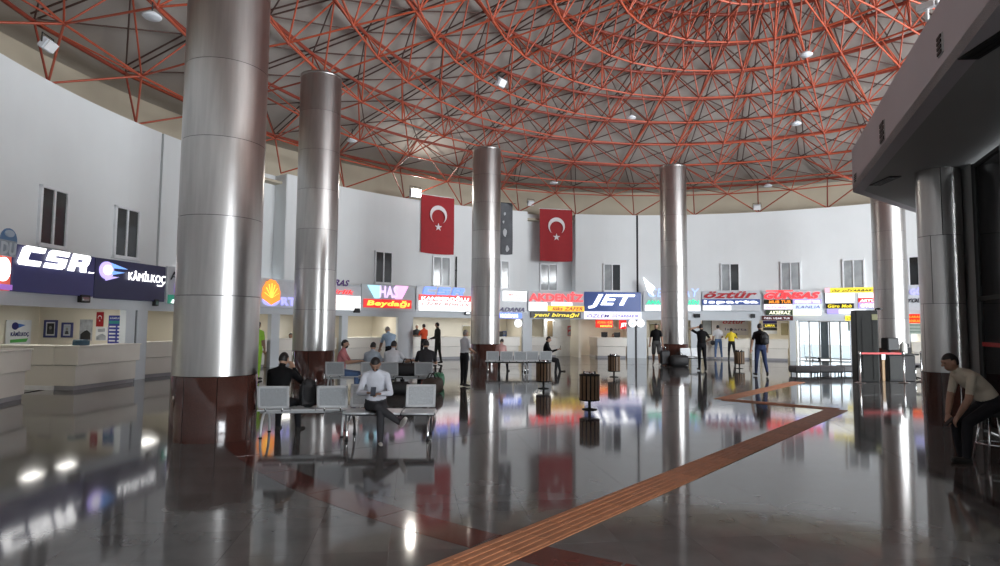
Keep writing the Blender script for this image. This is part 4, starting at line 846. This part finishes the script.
# =================================================================== LUGGAGE
m_bag = mat('black_nylon', (.018, .018, .02), .6, bump=.3, bscale=30); m_bag2 = mat('dark_brown_bag', (.05, .035, .025), .6, bump=.3); m_bagg = mat('green_plastic_bag', (.06, .22, .12), .45, bump=.4)
def duffel(label, x, y, rz, L=.6, r=.17, m=m_bag, z=0, name='duffel_bag'):
    t = thing(name, label, 'bag', (x, y, z), rz); prof_ = [(.0, .55), (.06, .85), (.15, 1.), (.5, 1.03), (.85, 1.), (.94, .85), (1., .55)]; n = 14; vs = []; fs = []
    for u, k in prof_:
        for i in range(n):
            a = 2 * math.pi * i / n; yy, zz = math.cos(a), math.sin(a); e = 1 / (abs(yy) ** 3.2 + abs(zz) ** 3.2) ** (1 / 3.2); vs.append(((u - .5) * L, yy * r * k * e, r + zz * r * k * e))
    for j in range(len(prof_) - 1):
        for i in range(n): fs.append((j * n + i, j * n + (i + 1) % n, j * n + n + (i + 1) % n, j * n + n + i))
    fs += [tuple(range(n - 1, -1, -1)), tuple(range((len(prof_) - 1) * n, len(prof_) * n))]
    MB().add(vs, [tuple(reversed(f)) for f in fs], 0, True).build('body', m, t)
    for s_ in (-1, 1): MB().tube([(-.12 * L / .6, s_ * r * .7, 2 * r * .86), (-.08, s_ * .05, 2 * r + .1), (.08, s_ * .05, 2 * r + .1), (.12 * L / .6, s_ * r * .7, 2 * r * .86)], .012, 6).build('handle', m_black, t)
    MB().tube([(-L * .42, 0, 2 * r + .002), (L * .42, 0, 2 * r + .002)], .008, 5).build('zip', m_char, t); return t
def suitcase(label, x, y, rz, w=.44, d=.25, h=.62, m=m_bag):
    t = thing('suitcase', label, 'suitcase', (x, y, 0), rz); box_part('shell', (0, 0, .05 + h / 2), (w, d, h), m, t, .05); box_part('front_pocket', (0, -d / 2 - .01, .05 + h * .4), (w * .8, .05, h * .55), m, t, .02)
    for sx in (-.16, .16): MB().tube([(sx, -.03, .03), (sx, .03, .03)], .03).build('wheel', m_black, t)
    MB().tube([(-.09, d / 3, h), (-.09, d / 3, h + .2), (.09, d / 3, h + .2), (.09, d / 3, h)], .01).build('pull_handle', m_chrome, t); return t
def backpack(label, loc, rz, s=1.0, m=m_bag, tilt=0):
    t = thing('backpack', label, 'backpack', loc, rz); t.rotation_euler[0] = tilt
    MB().ell((0, 0, .22 * s), (.155 * s, .10 * s, .24 * s), 16, 12).box((0, 0, .2 * s), (.28 * s, .16 * s, .36 * s), 0, .06 * s).build('body', m, t); MB().ell((0, -.10 * s, .14 * s), (.11 * s, .05 * s, .12 * s), 14, 10).build('pocket', m, t)
    for sx in (-1, 1): MB().tube([(sx * .08 * s, .07 * s, .42 * s), (sx * .10 * s, .13 * s, .40 * s), (sx * .11 * s, .14 * s, .25 * s), (sx * .11 * s, .08 * s, .05 * s)], .016 * s, 6).build('strap', m_black, t)
    MB().tube([(-.03, 0, .45 * s), (0, .0, .49 * s), (.03, 0, .45 * s)], .009, 6).build('grab_loop', m_black, t); return t
lx = at_depth(667, 27.0); suitcase('black suitcase standing against the granite column foot', lx[0] - .15, lx[1] - .1, R_(10)); lx = at_depth(678, 26.8); duffel('long black duffel bag on the floor at the column foot', lx[0], lx[1] - .1, R_(8), .8, .24)
lx = at_depth(433, 15.6); duffel('dark brown bag on the floor at the end of the steel bench', lx[0] + .05, lx[1] - .3, R_(70), .55, .2, m_bag2); lx = at_depth(437.5, 16.9); duffel('green carrier bag on the floor behind the brown bag', lx[0], lx[1], R_(20), .4, .2, m_bagg, name='carrier_bag')
lx = at_depth(408, 15.62); duffel('large black bag lying across the bench middle', lx[0], lx[1] + .02, R_(4), .62, .16, m_bag, .407); lx = at_depth(401, 15.3); duffel('black bag on the floor before the bench', lx[0], lx[1] - .15, R_(0), .55, .15, m_bag)
backpack('black backpack leaning on the white bench beside the person in black', (-2.97, 9.68, .408), R_(200), .95, m_bag, 0)
# box on the counter, trolley beside the long counter
q = pol(17.72, 178.6); t = thing('ticket_box', 'small dark teal box on the cream counter', 'box', (*q, 1.102), R_(88)); box_part('tray', (0, 0, .06), (.34, .22, .12), mat('teal_box', (.03, .09, .14), .5), t, .01); box_part('lid', (0, .02, .13), (.30, .18, .03), mat('teal_lid', (.06, .14, .2), .5), t, .008)
for k, (th_, r0) in enumerate(((94.6, 18.05), (92.4, 18.05), (156.3, 18.4), (112.5, 18.5), (73, 18.4))):
    q = pol(r0, th_); t = thing('desk_terminal', ['black ticket terminal, left of two on the narrow counter', 'black ticket terminal beside the small red sign', 'black ticket terminal on the scallop sign counter', 'black ticket terminal under the white and blue boxes', 'black ticket terminal on the long counter'][k], 'terminal', (*q, 1.102), R_(th_) + math.pi / 2)
    MB().box((0, 0, .15), (.34, .04, .26), 0, .01).build('screen', m_black, t); box_part('base', (0, -.03, .012), (.2, .18, .024), m_black, t, .006)
tq = at_depth(813, 33.5); t = thing('luggage_trolley', 'small steel luggage trolley before the glass exit', 'trolley', (*tq, 0), .3)
for sx in (-.25, .25): MB().tube([(sx, -.4, .12), (sx, .35, .12), (sx, .42, .95)], .02).build('frame', m_chrome, t)
for z in (.12, .95): MB().tube([(-.25, .35 + (.07 if z > .5 else 0), z), (.25, .35 + (.07 if z > .5 else 0), z)], .018).build('crossbar', m_chrome, t)
box_part('deck', (0, 0, .14), (.5, .7, .02), m_bench, t, .004)
for sx, sy in ((-.22, .3), (.22, .3), (0, -.35)): MB().lathe([(.06, -.02), (.06, .02)], 14).build('wheel', m_black, t, (sx, sy, .06)).rotation_euler = (0, math.pi / 2, 0)
# =================================================================== PEOPLE
def V(*a): return Vector(a)
SK = mat('skin', (.42, .25, .17), .55, var=.05); SKD = mat('skin_tanned', (.30, .165, .11), .55, var=.05)
HB = mat('hair_black', (.012, .010, .010), .55, var=.3, scale=40); HG = mat('hair_grey', (.26, .24, .22), .6, var=.3, scale=40)
def cloth(n, c, r=.8): return mat('cloth_' + n, c, r, var=.10, scale=9., bump=.25, bscale=22., spec=.15)
CB = cloth('black', (.007, .007, .008)); CW = cloth('white', (.66, .68, .72)); CLB = cloth('light_blue', (.36, .48, .62)); CGB = cloth('grey_blue', (.36, .42, .48)); CPK = cloth('pink', (.50, .19, .20)); CDG = cloth('dark_grey', (.04, .04, .044)); CDK = cloth('dark', (.018, .018, .021)); CJ = cloth('denim', (.10, .17, .32)); CJD = cloth('dark_denim', (.035, .05, .11)); COR = cloth('orange', (.75, .10, .04)); CYE = cloth('yellow', (.75, .58, .05)); CHV = cloth('lime', (.45, .85, .10)); CCR = cloth('cream', (.50, .45, .36)); CSH = cloth('shorts', (.09, .09, .09)); SHO = cloth('shoe', (.03, .028, .026), .5); SHW = cloth('shoe_pale', (.5, .48, .45), .5); COL_UN = cloth('olive', (.05, .055, .045)); CCK = cloth('check', (.60, .62, .68))
class Body:
    def __init__(s): s.mb = MB(); s.seg = []
    def cap(s, a, b, r0, r1, tag, n=12):
        a, b = Vector(a), Vector(b); s.mb.ell(a, (r0,) * 3, n, 8); s.mb.ell(b, (r1,) * 3, n, 8)
        if (b - a).length > 1e-4: s.mb.tube([a, b], [r0, r1], n)
        s.seg.append((a, b, r0, r1, tag))
    def ell(s, c, r, tag, rot=None):
        s.mb.ell(c, r, 16, 10, rot=rot); c = Vector(c); m = max(r); k = min(r)
        ax = [i for i in range(3) if r[i] == m][0]; e = Vector([(m - k) if i == ax else 0 for i in range(3)]); e = (rot @ e) if rot else e
        s.seg.append((c - e, c + e, k, k, tag))
    def loft(s, secs, tag_at):
        n = 20; vs = []; fs = []
        for c, X, Y, rx, ry in secs: vs += [c + X * (rx * math.cos(2 * math.pi * i / n)) + Y * (ry * math.sin(2 * math.pi * i / n)) for i in range(n)]
        for j in range(len(secs) - 1):
            for i in range(n): fs.append((j * n + i, j * n + (i + 1) % n, j * n + n + (i + 1) % n, j * n + n + i))
        fs += [tuple(range(n - 1, -1, -1)), tuple(range((len(secs) - 1) * n, len(secs) * n))]
        s.mb.add(vs, fs)
        for j in range(len(secs) - 1): s.seg.append((secs[j][0], secs[j + 1][0], (secs[j][3] + secs[j][4]) / 2, (secs[j + 1][3] + secs[j + 1][4]) / 2, tag_at[j]))
def person(label, pos, fw, top=CDK, legs=CDK, skin=SK, hair=HB, shoe=SHO, h=1.75, lean=2, side=0, hp=0, hy=0, L=(4, 3, 4), R=(-4, 3, 4), AL=None, AR=None, seat=None, sleeve='short', shorts=False, vox=.013, beard=False, bald=False, footL=None, footR=None, vest=None, girth=1.0):
    k = h / 1.75; B = Body(); X = V(1, 0, 0)
    def dirn(p, sd=0): return V(math.sin(R_(sd)), math.sin(R_(p)), math.cos(R_(p)) * math.cos(R_(sd))).normalized()
    P0 = V(0, 0, 0); d1, d2, d3 = dirn(lean * .6, side * .6), dirn(lean, side), dirn(lean * 1.15, side)
    wa = P0 + d1 * .20 * k; chs = wa + d2 * .18 * k; nb = chs + d3 * .15 * k
    def sec(c, d, rx, ry): Y = d.cross(X).normalized() * -1; Y = X.cross(d).normalized() * -1; return (c, X, Y, rx * k * girth, ry * k * girth)
    B.loft([sec(P0 - d1 * .09 * k, d1, .13, .10), sec(P0 - d1 * .03 * k, d1, .172, .122), sec(P0 + d1 * .06 * k, d1, .168, .118), sec(wa, d1, .152, .108), sec(chs - d2 * .02 * k, d2, .172, .120), sec(chs + d3 * .08 * k, d3, .172, .105), sec(nb - d3 * .012 * k, d3, .115, .08), sec(nb + d3 * .03 * k, d3, .058, .058)],
           ['legs', 'legs', 'top', 'top', 'top', 'top', 'top'])
    # legs
    jn = {}
    for sd, prm, ft in ((-1, L, footL), (1, R, footR)):
        hipj = P0 + V(sd * .092 * k, 0, -.03 * k)
        if isinstance(prm[0], (tuple, list)):
            td, sh_ = V(*prm[0]).normalized(), V(*prm[1]).normalized()
        else:
            fl_, ab, kn = prm; td = V(sd * math.sin(R_(ab)), math.sin(R_(fl_)), -math.cos(R_(fl_))).normalized(); sh_ = V(sd * math.sin(R_(ab)) * .4, math.sin(R_(fl_ - kn)), -math.cos(R_(fl_ - kn))).normalized()
        kne = hipj + td * .43 * k; ank = kne + sh_ * .41 * k
        lt = 'skin' if shorts else 'legs'
        B.cap(hipj, kne, .092 * k * girth, .064 * k, 'legs')
        if shorts: B.cap(hipj, hipj.lerp(kne, .95), .098 * k, .086 * k, 'legs')
        B.cap(kne, kne.lerp(ank, .35), .060 * k, .060 * k, lt); B.cap(kne.lerp(ank, .35), ank, .060 * k if not shorts else .054 * k, .045 * k if not shorts else .036 * k, lt)
        fd = V(*ft) if ft else V(sd * .15, 1, 0); fd = (fd - sh_ * fd.dot(sh_) * .85).normalized()
        heel = ank + sh_ * .05 * k - fd * .035 * k; toe = ank + sh_ * .055 * k + fd * .17 * k
        B.cap(heel, toe.lerp(heel, .35), .038 * k, .040 * k, 'shoe'); B.cap(toe.lerp(heel, .35), toe, .040 * k, .032 * k, 'shoe'); B.cap(ank, heel, .04 * k, .036 * k, 'shoe')
        jn[sd] = (kne, ank, heel, toe)
    # arms
    hands = {}
    for sd, prm in ((-1, AL), (1, AR)):
        prm = prm or ((.18, .02, -1), (.05, .18, -1)); ud = V(prm[0][0] * sd, prm[0][1], prm[0][2]).normalized(); fd = V(prm[1][0] * sd, prm[1][1], prm[1][2]).normalized()
        sj = nb - d3 * .068 * k + X * sd * .166 * k * (girth * .5 + .5); el = sj + ud * .285 * k; wr = el + fd * .25 * k
        B.cap(nb - d3 * .015 * k + X * sd * .03 * k, sj + d3 * .012 * k, .055 * k, .048 * k, 'top')
        B.cap(sj, el, .056 * k * girth, .044 * k, 'top' if sleeve == 'long' else ('top' if sleeve == 'short' else 'skin'))
        if sleeve == 'short':
            B.seg[-1] = (sj, sj.lerp(el, .72), .058 * k, .050 * k, 'top'); B.cap(sj.lerp(el, .75), el, .044 * k, .042 * k, 'skin')
        B.cap(el, el.lerp(wr, .4), .043 * k, .042 * k, 'top' if sleeve == 'long' else 'skin'); B.cap(el.lerp(wr, .4), wr, .042 * k, .029 * k, 'top' if sleeve == 'long' else 'skin')
        # hand: palm, four fingers of unequal length bent at the knuckle, thumb from the side
        pal = wr + fd * .055 * k; ac = X - fd * X.dot(fd)
        if ac.length < .25: ac = V(0, 0, 1) - fd * fd.z
        ac.normalize(); nn = fd.cross(ac).normalized()
        if nn.z > 0: nn = -nn
        for q in range(4): B.cap(wr + fd * .015 * k + ac * (q - 1.5) * .012 * k, wr + fd * .085 * k + ac * (q - 1.5) * .020 * k, .016 * k, .012 * k, 'skin', 8)
        for q in range(4):
            b0 = wr + fd * .085 * k + ac * (q - 1.5) * .021 * k; ln_ = (.062, .072, .068, .052)[q] * k; b1 = b0 + (fd * .9 + nn * .35).normalized() * ln_ * .55; b2 = b1 + (fd * .6 + nn * .8).normalized() * ln_ * .5
            B.cap(b0, b1, .0105 * k, .0095 * k, 'skin', 8); B.cap(b1, b2, .0095 * k, .0085 * k, 'skin', 8)
        t0 = wr + fd * .03 * k - ac * sd * .032 * k; t1 = t0 + (fd * .6 - ac * sd * .7 + nn * .3).normalized() * .035 * k; B.cap(t0, t1, .013 * k, .0115 * k, 'skin', 8); B.cap(t1, t1 + (fd * .9 + nn * .4).normalized() * .03 * k, .0115 * k, .0095 * k, 'skin', 8)
        hands[sd] = wr + fd * .10 * k
    # head
    nk = nb + (d3 * .6 + dirn(hp) * .4).normalized() * .07 * k; hr = Matrix.Rotation(R_(-hy), 3, 'Z') @ Matrix.Rotation(R_(-hp), 3, 'X')
    B.cap(nb, nk, .052 * k, .050 * k, 'skin'); hc = nk + hr @ V(0, .022, .095) * k
    def H(x, y, z): return hc + hr @ V(x, y, z) * k
    B.ell(hc, (.074 * k, .092 * k, .108 * k), 'skin', hr); B.ell(H(0, .022, -.062), (.052 * k, .062 * k, .052 * k), 'beard' if beard else 'skin', hr)
    B.cap(H(0, .088, .012), H(0, .108, -.022), .011 * k, .016 * k, 'skin', 8)
    for sd in (-1, 1): B.ell(H(sd * .076, -.005, -.005), (.012 * k, .022 * k, .034 * k), 'skin', hr)
    B.cap(H(-.03, .083, .028), H(.03, .083, .028), .014 * k, .014 * k, 'skin', 8)
    me = B.mb.mesh('body', SK); ob = bpy.data.objects.new('tmp', me); COL.objects.link(ob)
    rm = ob.modifiers.new('r', 'REMESH'); rm.mode = 'VOXEL'; rm.voxel_size = vox; rm.use_smooth_shade = True
    sm = ob.modifiers.new('s', 'SMOOTH'); sm.factor = .4; sm.iterations = 3
    dg = bpy.context.evaluated_depsgraph_get(); out = bpy.data.meshes.new_from_object(ob.evaluated_get(dg)); bpy.data.objects.remove(ob); bpy.data.meshes.remove(me)
    n = len(out.polygons); ce = np.zeros(n * 3); out.polygons.foreach_get('center', ce); ce = ce.reshape(-1, 3)
    best = np.full(n, 1e9); bt = np.zeros(n, int); tags = ['skin', 'top', 'legs', 'shoe', 'beard']
    for a, b, r0, r1, tg_ in B.seg:
        a, b = np.array(a), np.array(b); d = b - a; l2 = max(d @ d, 1e-9); t = np.clip((ce - a) @ d / l2, 0, 1); ds = np.linalg.norm(ce - a - t[:, None] * d, axis=1) - (r0 + (r1 - r0) * t)
        w_ = ds < best; best[w_] = ds[w_]; bt[w_] = tags.index(tg_)
    out.materials.clear()
    for m_ in (skin, top, legs, shoe, hair): out.materials.append(m_)
    out.polygons.foreach_set('material_index', bt.astype(np.int32)); out.polygons.foreach_set('use_smooth', np.ones(n, bool)); out.update()
    vz = min(min(j[2].z, j[3].z) for j in jn.values()) - .038 * k
    z0 = (seat + .100 * k) if seat is not None else -vz + .004
    rz = face(*fw); t = thing('person', label, 'person', (pos[0], pos[1], z0), rz); link('body', out, t)
    # hair cap and facial features ride on the head
    if not bald or True:
        hb = MB(); vs = []; keep = []; nu, nv = 24, 14
        for j in range(nv + 1):
            a = math.pi * j / nv - math.pi / 2
            for i in range(nu): b_ = 2 * math.pi * i / nu; vs.append((.079 * math.cos(a) * math.cos(b_), .098 * math.cos(a) * math.sin(b_), .114 * math.sin(a)))
        def ok(v): return v[2] > (.040 if v[1] > .035 else (.0 if v[1] > -.01 else -.055)) + (0.03 if bald and v[1] > -.05 else 0) and not (bald and v[2] > .07)
        fs = []
        for j in range(nv):
            for i in range(nu):
                f = (j * nu + i, j * nu + (i + 1) % nu, j * nu + nu + (i + 1) % nu, j * nu + nu + i)
                if all(ok(vs[q]) for q in f): fs.append(f)
        n0 = len(vs); vs2 = vs + [(x * .9, y * .9, z * .9) for x, y, z in vs]; fs2 = fs + [tuple(n0 + q for q in reversed(f)) for f in fs]
        hb.add([H(*v) for v in vs2], fs2, 0, True); hb.build('hair', hair, t)
    eb = MB()
    for sd in (-1, 1): eb.ell(H(sd * .031, .083, .008), (.012 * k, .008 * k, .007 * k), 8, 6, rot=hr)
    eb.build('eyes', m_black, t); MB().ell(H(0, .083, -.062), (.024 * k, .008 * k, .006 * k), 10, 6, rot=hr).build('mouth', mat('lips', (.28, .11, .09), .5), t)
    mw = Matrix.Translation(V(pos[0], pos[1], z0)) @ Matrix.Rotation(rz, 4, 'Z')
    return t, {q: mw @ p_ for q, p_ in hands.items()}, mw, (P0, wa, chs, nb)
ST = .407
def phone(label, p, rz, tilt=.6):
    t = thing('mobile_phone', label, 'phone', p, rz); t.rotation_euler[0] = tilt; box_part('case', (0, 0, 0), (.075, .012, .15), m_black, t, .005); box_part('screen', (0, -.007, 0), (.066, .002, .135), mat('phone_screen', (.05, .06, .08), .1), t, 0)
def on_bench(b, x, y=0.0):
    c, s_ = math.cos(b.rotation_euler[2]), math.sin(b.rotation_euler[2]); return (b.location.x + x * c - y * s_, b.location.y + x * s_ + y * c)
SIT = (86, 8, 84)
# front benches
person('person in black seated on the white bench, back turned, hand at face', on_bench(b1, -.43, .03), (.08, 1), CB, CDK, hair=HB, lean=16, hp=16, L=SIT, R=SIT, AL=((.3, .5, -.9), (-.3, 1, -.1)), AR=((.3, .75, -.55), (-.50, -.08, .85)), seat=ST, sleeve='long', h=1.68, girth=1.08)
_, hd, _, _ = person('person in checked shirt sitting cross-legged on the grey bench, looking down', on_bench(b2, .22, .03), (.12, -1), CCK, CDG, skin=SKD, lean=17, hp=36, L=(82, 2, 76), R=((-.35, .95, .08), (-.80, .22, -.52)), footR=(-.5, .6, .2), AL=((.25, .3, -.9), (-.55, .75, .05)), AR=((.25, .35, -.9), (-.6, .8, .1)), seat=ST, sleeve='long', h=1.68, vox=.009, beard=True, shoe=SHW)
phone('black phone held by the cross-legged person', (hd[1] + hd[-1]) / 2 + V(0, -.03, .03), 0.1, -.7)
# second row
person('person in pink shirt seated sideways gesturing with an open hand', on_bench(b3, -.34, .05), (1, .05), CPK, CJ, lean=8, hp=2, L=SIT, R=SIT, AL=((.2, .5, -.8), (-.05, 1, .1)), AR=((.2, .55, -.8), (-.0, 1, .2)), seat=ST, beard=True)
person('person in grey-blue shirt seated with back turned on the rear bench', on_bench(b3, .42, .03), (.1, 1), CGB, CDK, lean=12, hp=14, L=SIT, R=SIT, AL=((.3, .5, -.8), (-.2, 1, -.1)), AR=((.3, .5, -.8), (-.2, 1, -.1)), seat=ST, h=1.66)
person('person in white shirt seated on the bench, one arm reaching out', on_bench(b4, -.40, .03), (.15, 1), CW, CDK, lean=14, hp=12, L=SIT, R=SIT, AL=((.2, .3, -.9), (-.2, 1, 0)), AR=((.5, .5, -.7), (.7, .8, .1)), seat=ST, h=1.74, girth=1.1)
person('person in dark shirt seated at the bench end beside the bags', on_bench(b4, .46, .05), (-.1, 1), CDG, CDK, lean=12, hp=12, L=SIT, R=SIT, AL=((.3, .4, -.9), (-.2, 1, 0)), AR=((.3, .4, -.9), (-.2, 1, 0)), seat=ST, h=1.78, girth=1.08)
person('person in light blue shirt stooping over behind the rear bench', at_depth(391.5, 18.4), (-.5, .9), CLB, CDK, hair=HG, lean=32, hp=34, L=(2, 4, 4), R=(8, 4, 6), AL=((.1, .5, -.9), (-.1, .8, -.6)), AR=((.1, .5, -.9), (-.1, .8, -.6)), h=1.72)
q = wpt(424, 345, 17.45)[0]; person('person in orange vest standing at the cream counter', pol(17.45, q), (math.cos(R_(q)) - .2, math.sin(R_(q))), COR, CDK, h=1.70, AL=((.3, .4, -.8), (-.1, 1, .1)), AR=((.4, .4, -.8), (-.1, 1, .1)))
q = wpt(417.5, 340, 19.6)[0]; person('grey-haired person serving behind the counter', pol(19.7, q), (.5, -1), CDG, CDK, hair=HG, h=1.66)
person('person in dark uniform standing alone, seen from the side', fpt(437.5, 364), (-1, .35), COL_UN, COL_UN, sleeve='long', h=1.76, AL=((.1, .1, -1), (-.1, .9, -.3)), AR=((.1, .1, -1), (-.1, .9, -.3)), L=(5, 3, 4), R=(-5, 3, 6))
_, hd, _, _ = person('grey-haired person in white shirt standing alone on the open floor', fpt(464, 386.7), (.75, .65), CW, CDK, hair=HG, h=1.54, AL=((.2, .2, -1), (-.1, .8, -.3)), AR=((.25, .1, -1), (-.3, .7, -.2)), L=(3, 4, 4), R=(-3, 4, 4))
# bench by the banner column
person('person in pale pink top with bowed head on the far bench', on_bench(b5, -.20, .05), (.3, 1), cloth('pale_pink', (.60, .36, .34)), CDK, lean=16, hp=28, L=SIT, R=SIT, seat=ST, h=1.62)
_, hd, _, _ = person('person in black seated sideways on the far bench holding a phone', on_bench(b6, .30, .05), (1, -.15), CB, CDK, lean=6, hp=14, L=(84, 10, 70), R=(80, 10, 86), AL=((.2, .5, -.8), (-.1, 1, .35)), AR=((.2, .5, -.8), (-.1, 1, .35)), seat=ST, sleeve='long', h=1.76)
phone('black phone held by the person on the far bench', (hd[1] + hd[-1]) / 2 + V(.02, 0, .05), 1.4, .2)
# walkers
person('person in black t-shirt and grey shorts walking past the luggage', fpt(656.5, 365.6), (-.25, -1), CB, CSH, lean=3, L=(14, 3, 8), R=(-12, 3, 14), AL=((.25, .25, -1), (.1, .3, -1)), AR=((.25, -.2, -1), (.15, .05, -1)), shorts=True, h=1.80, shoe=SHW)
person('person in black scratching the head, seen from behind', fpt(702, 371), (.05, 1), CB, CDK, lean=2, hp=5, L=(8, -2, 4), R=(-8, 0, 10), AL=((.75, .1, .42), (-.95, .0, .28)), AR=((.55, -.1, -.8), (-.55, .5, -.35)), h=1.78)
q9, hd, mw, sp_ = person('person in white shirt and blue jeans standing near the long counter', fpt(718.5, 359.6), (.2, 1), CW, CJ, lean=3, L=(6, 5, 4), R=(-8, 5, 6), AL=((.3, .1, -1), (.1, .3, -1)), AR=((.25, .3, -1), (-.2, .8, -.2)), h=1.78, shoe=SHW)
t = thing('shoulder_bag', 'small black bag at the hip of the person in jeans', 'bag', mw @ V(-.27, .05, -.12), .2); MB().ell((0, 0, 0), (.10, .16, .13), 14, 10).box((0, 0, 0), (.16, .26, .2), 0, .05).build('body', m_bag, t); MB().tube([(.03, 0, .1), (.1, 0, .35), (.2, -.02, .6)], .012, 6).build('strap', m_black, t)
q = wpt(731.5, 345, 17.1)[0]; person('person in yellow t-shirt leaning at the long counter, back turned', pol(17.1, q), (math.cos(R_(q)), math.sin(R_(q))), CYE, CDK, lean=8, h=1.66, L=(6, 5, 4), R=(-10, 6, 30), AL=((.4, .3, -.8), (-.2, 1, .1)), AR=((.5, .3, -.8), (-.1, 1, .1)))
q9, hd, mw, sp_ = person('person in black t-shirt and dark jeans walking away with backpack', fpt(761, 376.3), (.12, 1), CB, CJD, lean=3, L=(10, 3, 4), R=(-12, 3, 16), AL=((.35, -.1, -1), (.15, .05, -1)), AR=((.3, .1, -1), (.05, .4, -1)), h=1.82, girth=1.04)
backpack('black backpack on the shoulders of the walking person', mw @ V(.09, -.21, .10), q9.rotation_euler[2], .92)
person('person in lime safety vest standing behind the nearest column', at_depth(257.5, 18.6), (.2, 1), CHV, CHV, h=1.72)
# staff behind counters
for x, r0, lb, c in ((289, 19.5, 'staff person seated behind the scallop sign counter', CDK), (613, 19.7, 'staff person seated behind the narrow counter', CDG), (672, 19.6, 'staff person seated behind the column counter', CW), (497, 19.6, 'staff person seated behind the white and blue box counter', CPK)):
    q = wpt(x, 340, r0)[0]; person(lb, pol(r0, q), (-math.cos(R_(q)), -math.sin(R_(q))), c, CDK, lean=8, hp=8, L=SIT, R=SIT, AL=((.25, .4, -.8), (-.1, 1, .1)), AR=((.25, .4, -.8), (-.1, 1, .1)), seat=ST + .02, h=1.7)
    p_ = pol(r0, q); t = thing('stool', lb.replace('staff person seated behind', 'round stool behind'), 'stool', (*p_, 0)); MB().lathe([(.2, 0), (.2, .02), (.03, .04), (.03, .40), (.17, .41), (.18, .45), (.001, .455)], 18).build('stool_body', m_char, t); MB().lathe([(.18, .44), (.17, .458), (.001, .46)], 18).build('cushion', m_black, t)
# stooping person at the right
_, hd, _, _ = person('person in cream shirt perched on a tall stool, stooping forward by dark glass', (6.42, 8.12), (-1, .10), CCR, CDK, skin=SKD, lean=50, hp=16, L=(60, 6, 56), R=(52, 6, 60), AL=((.10, .22, -.95), (-.35, .30, -.85)), AR=((.10, .18, -.95), (-.35, .35, -.85)), seat=.645, sleeve='short', h=1.80, vox=.009)
phone('dark phone between the hands of the stooping person', (hd[1] + hd[-1]) / 2 + V(-.02, 0, .0), 1.5, .8)
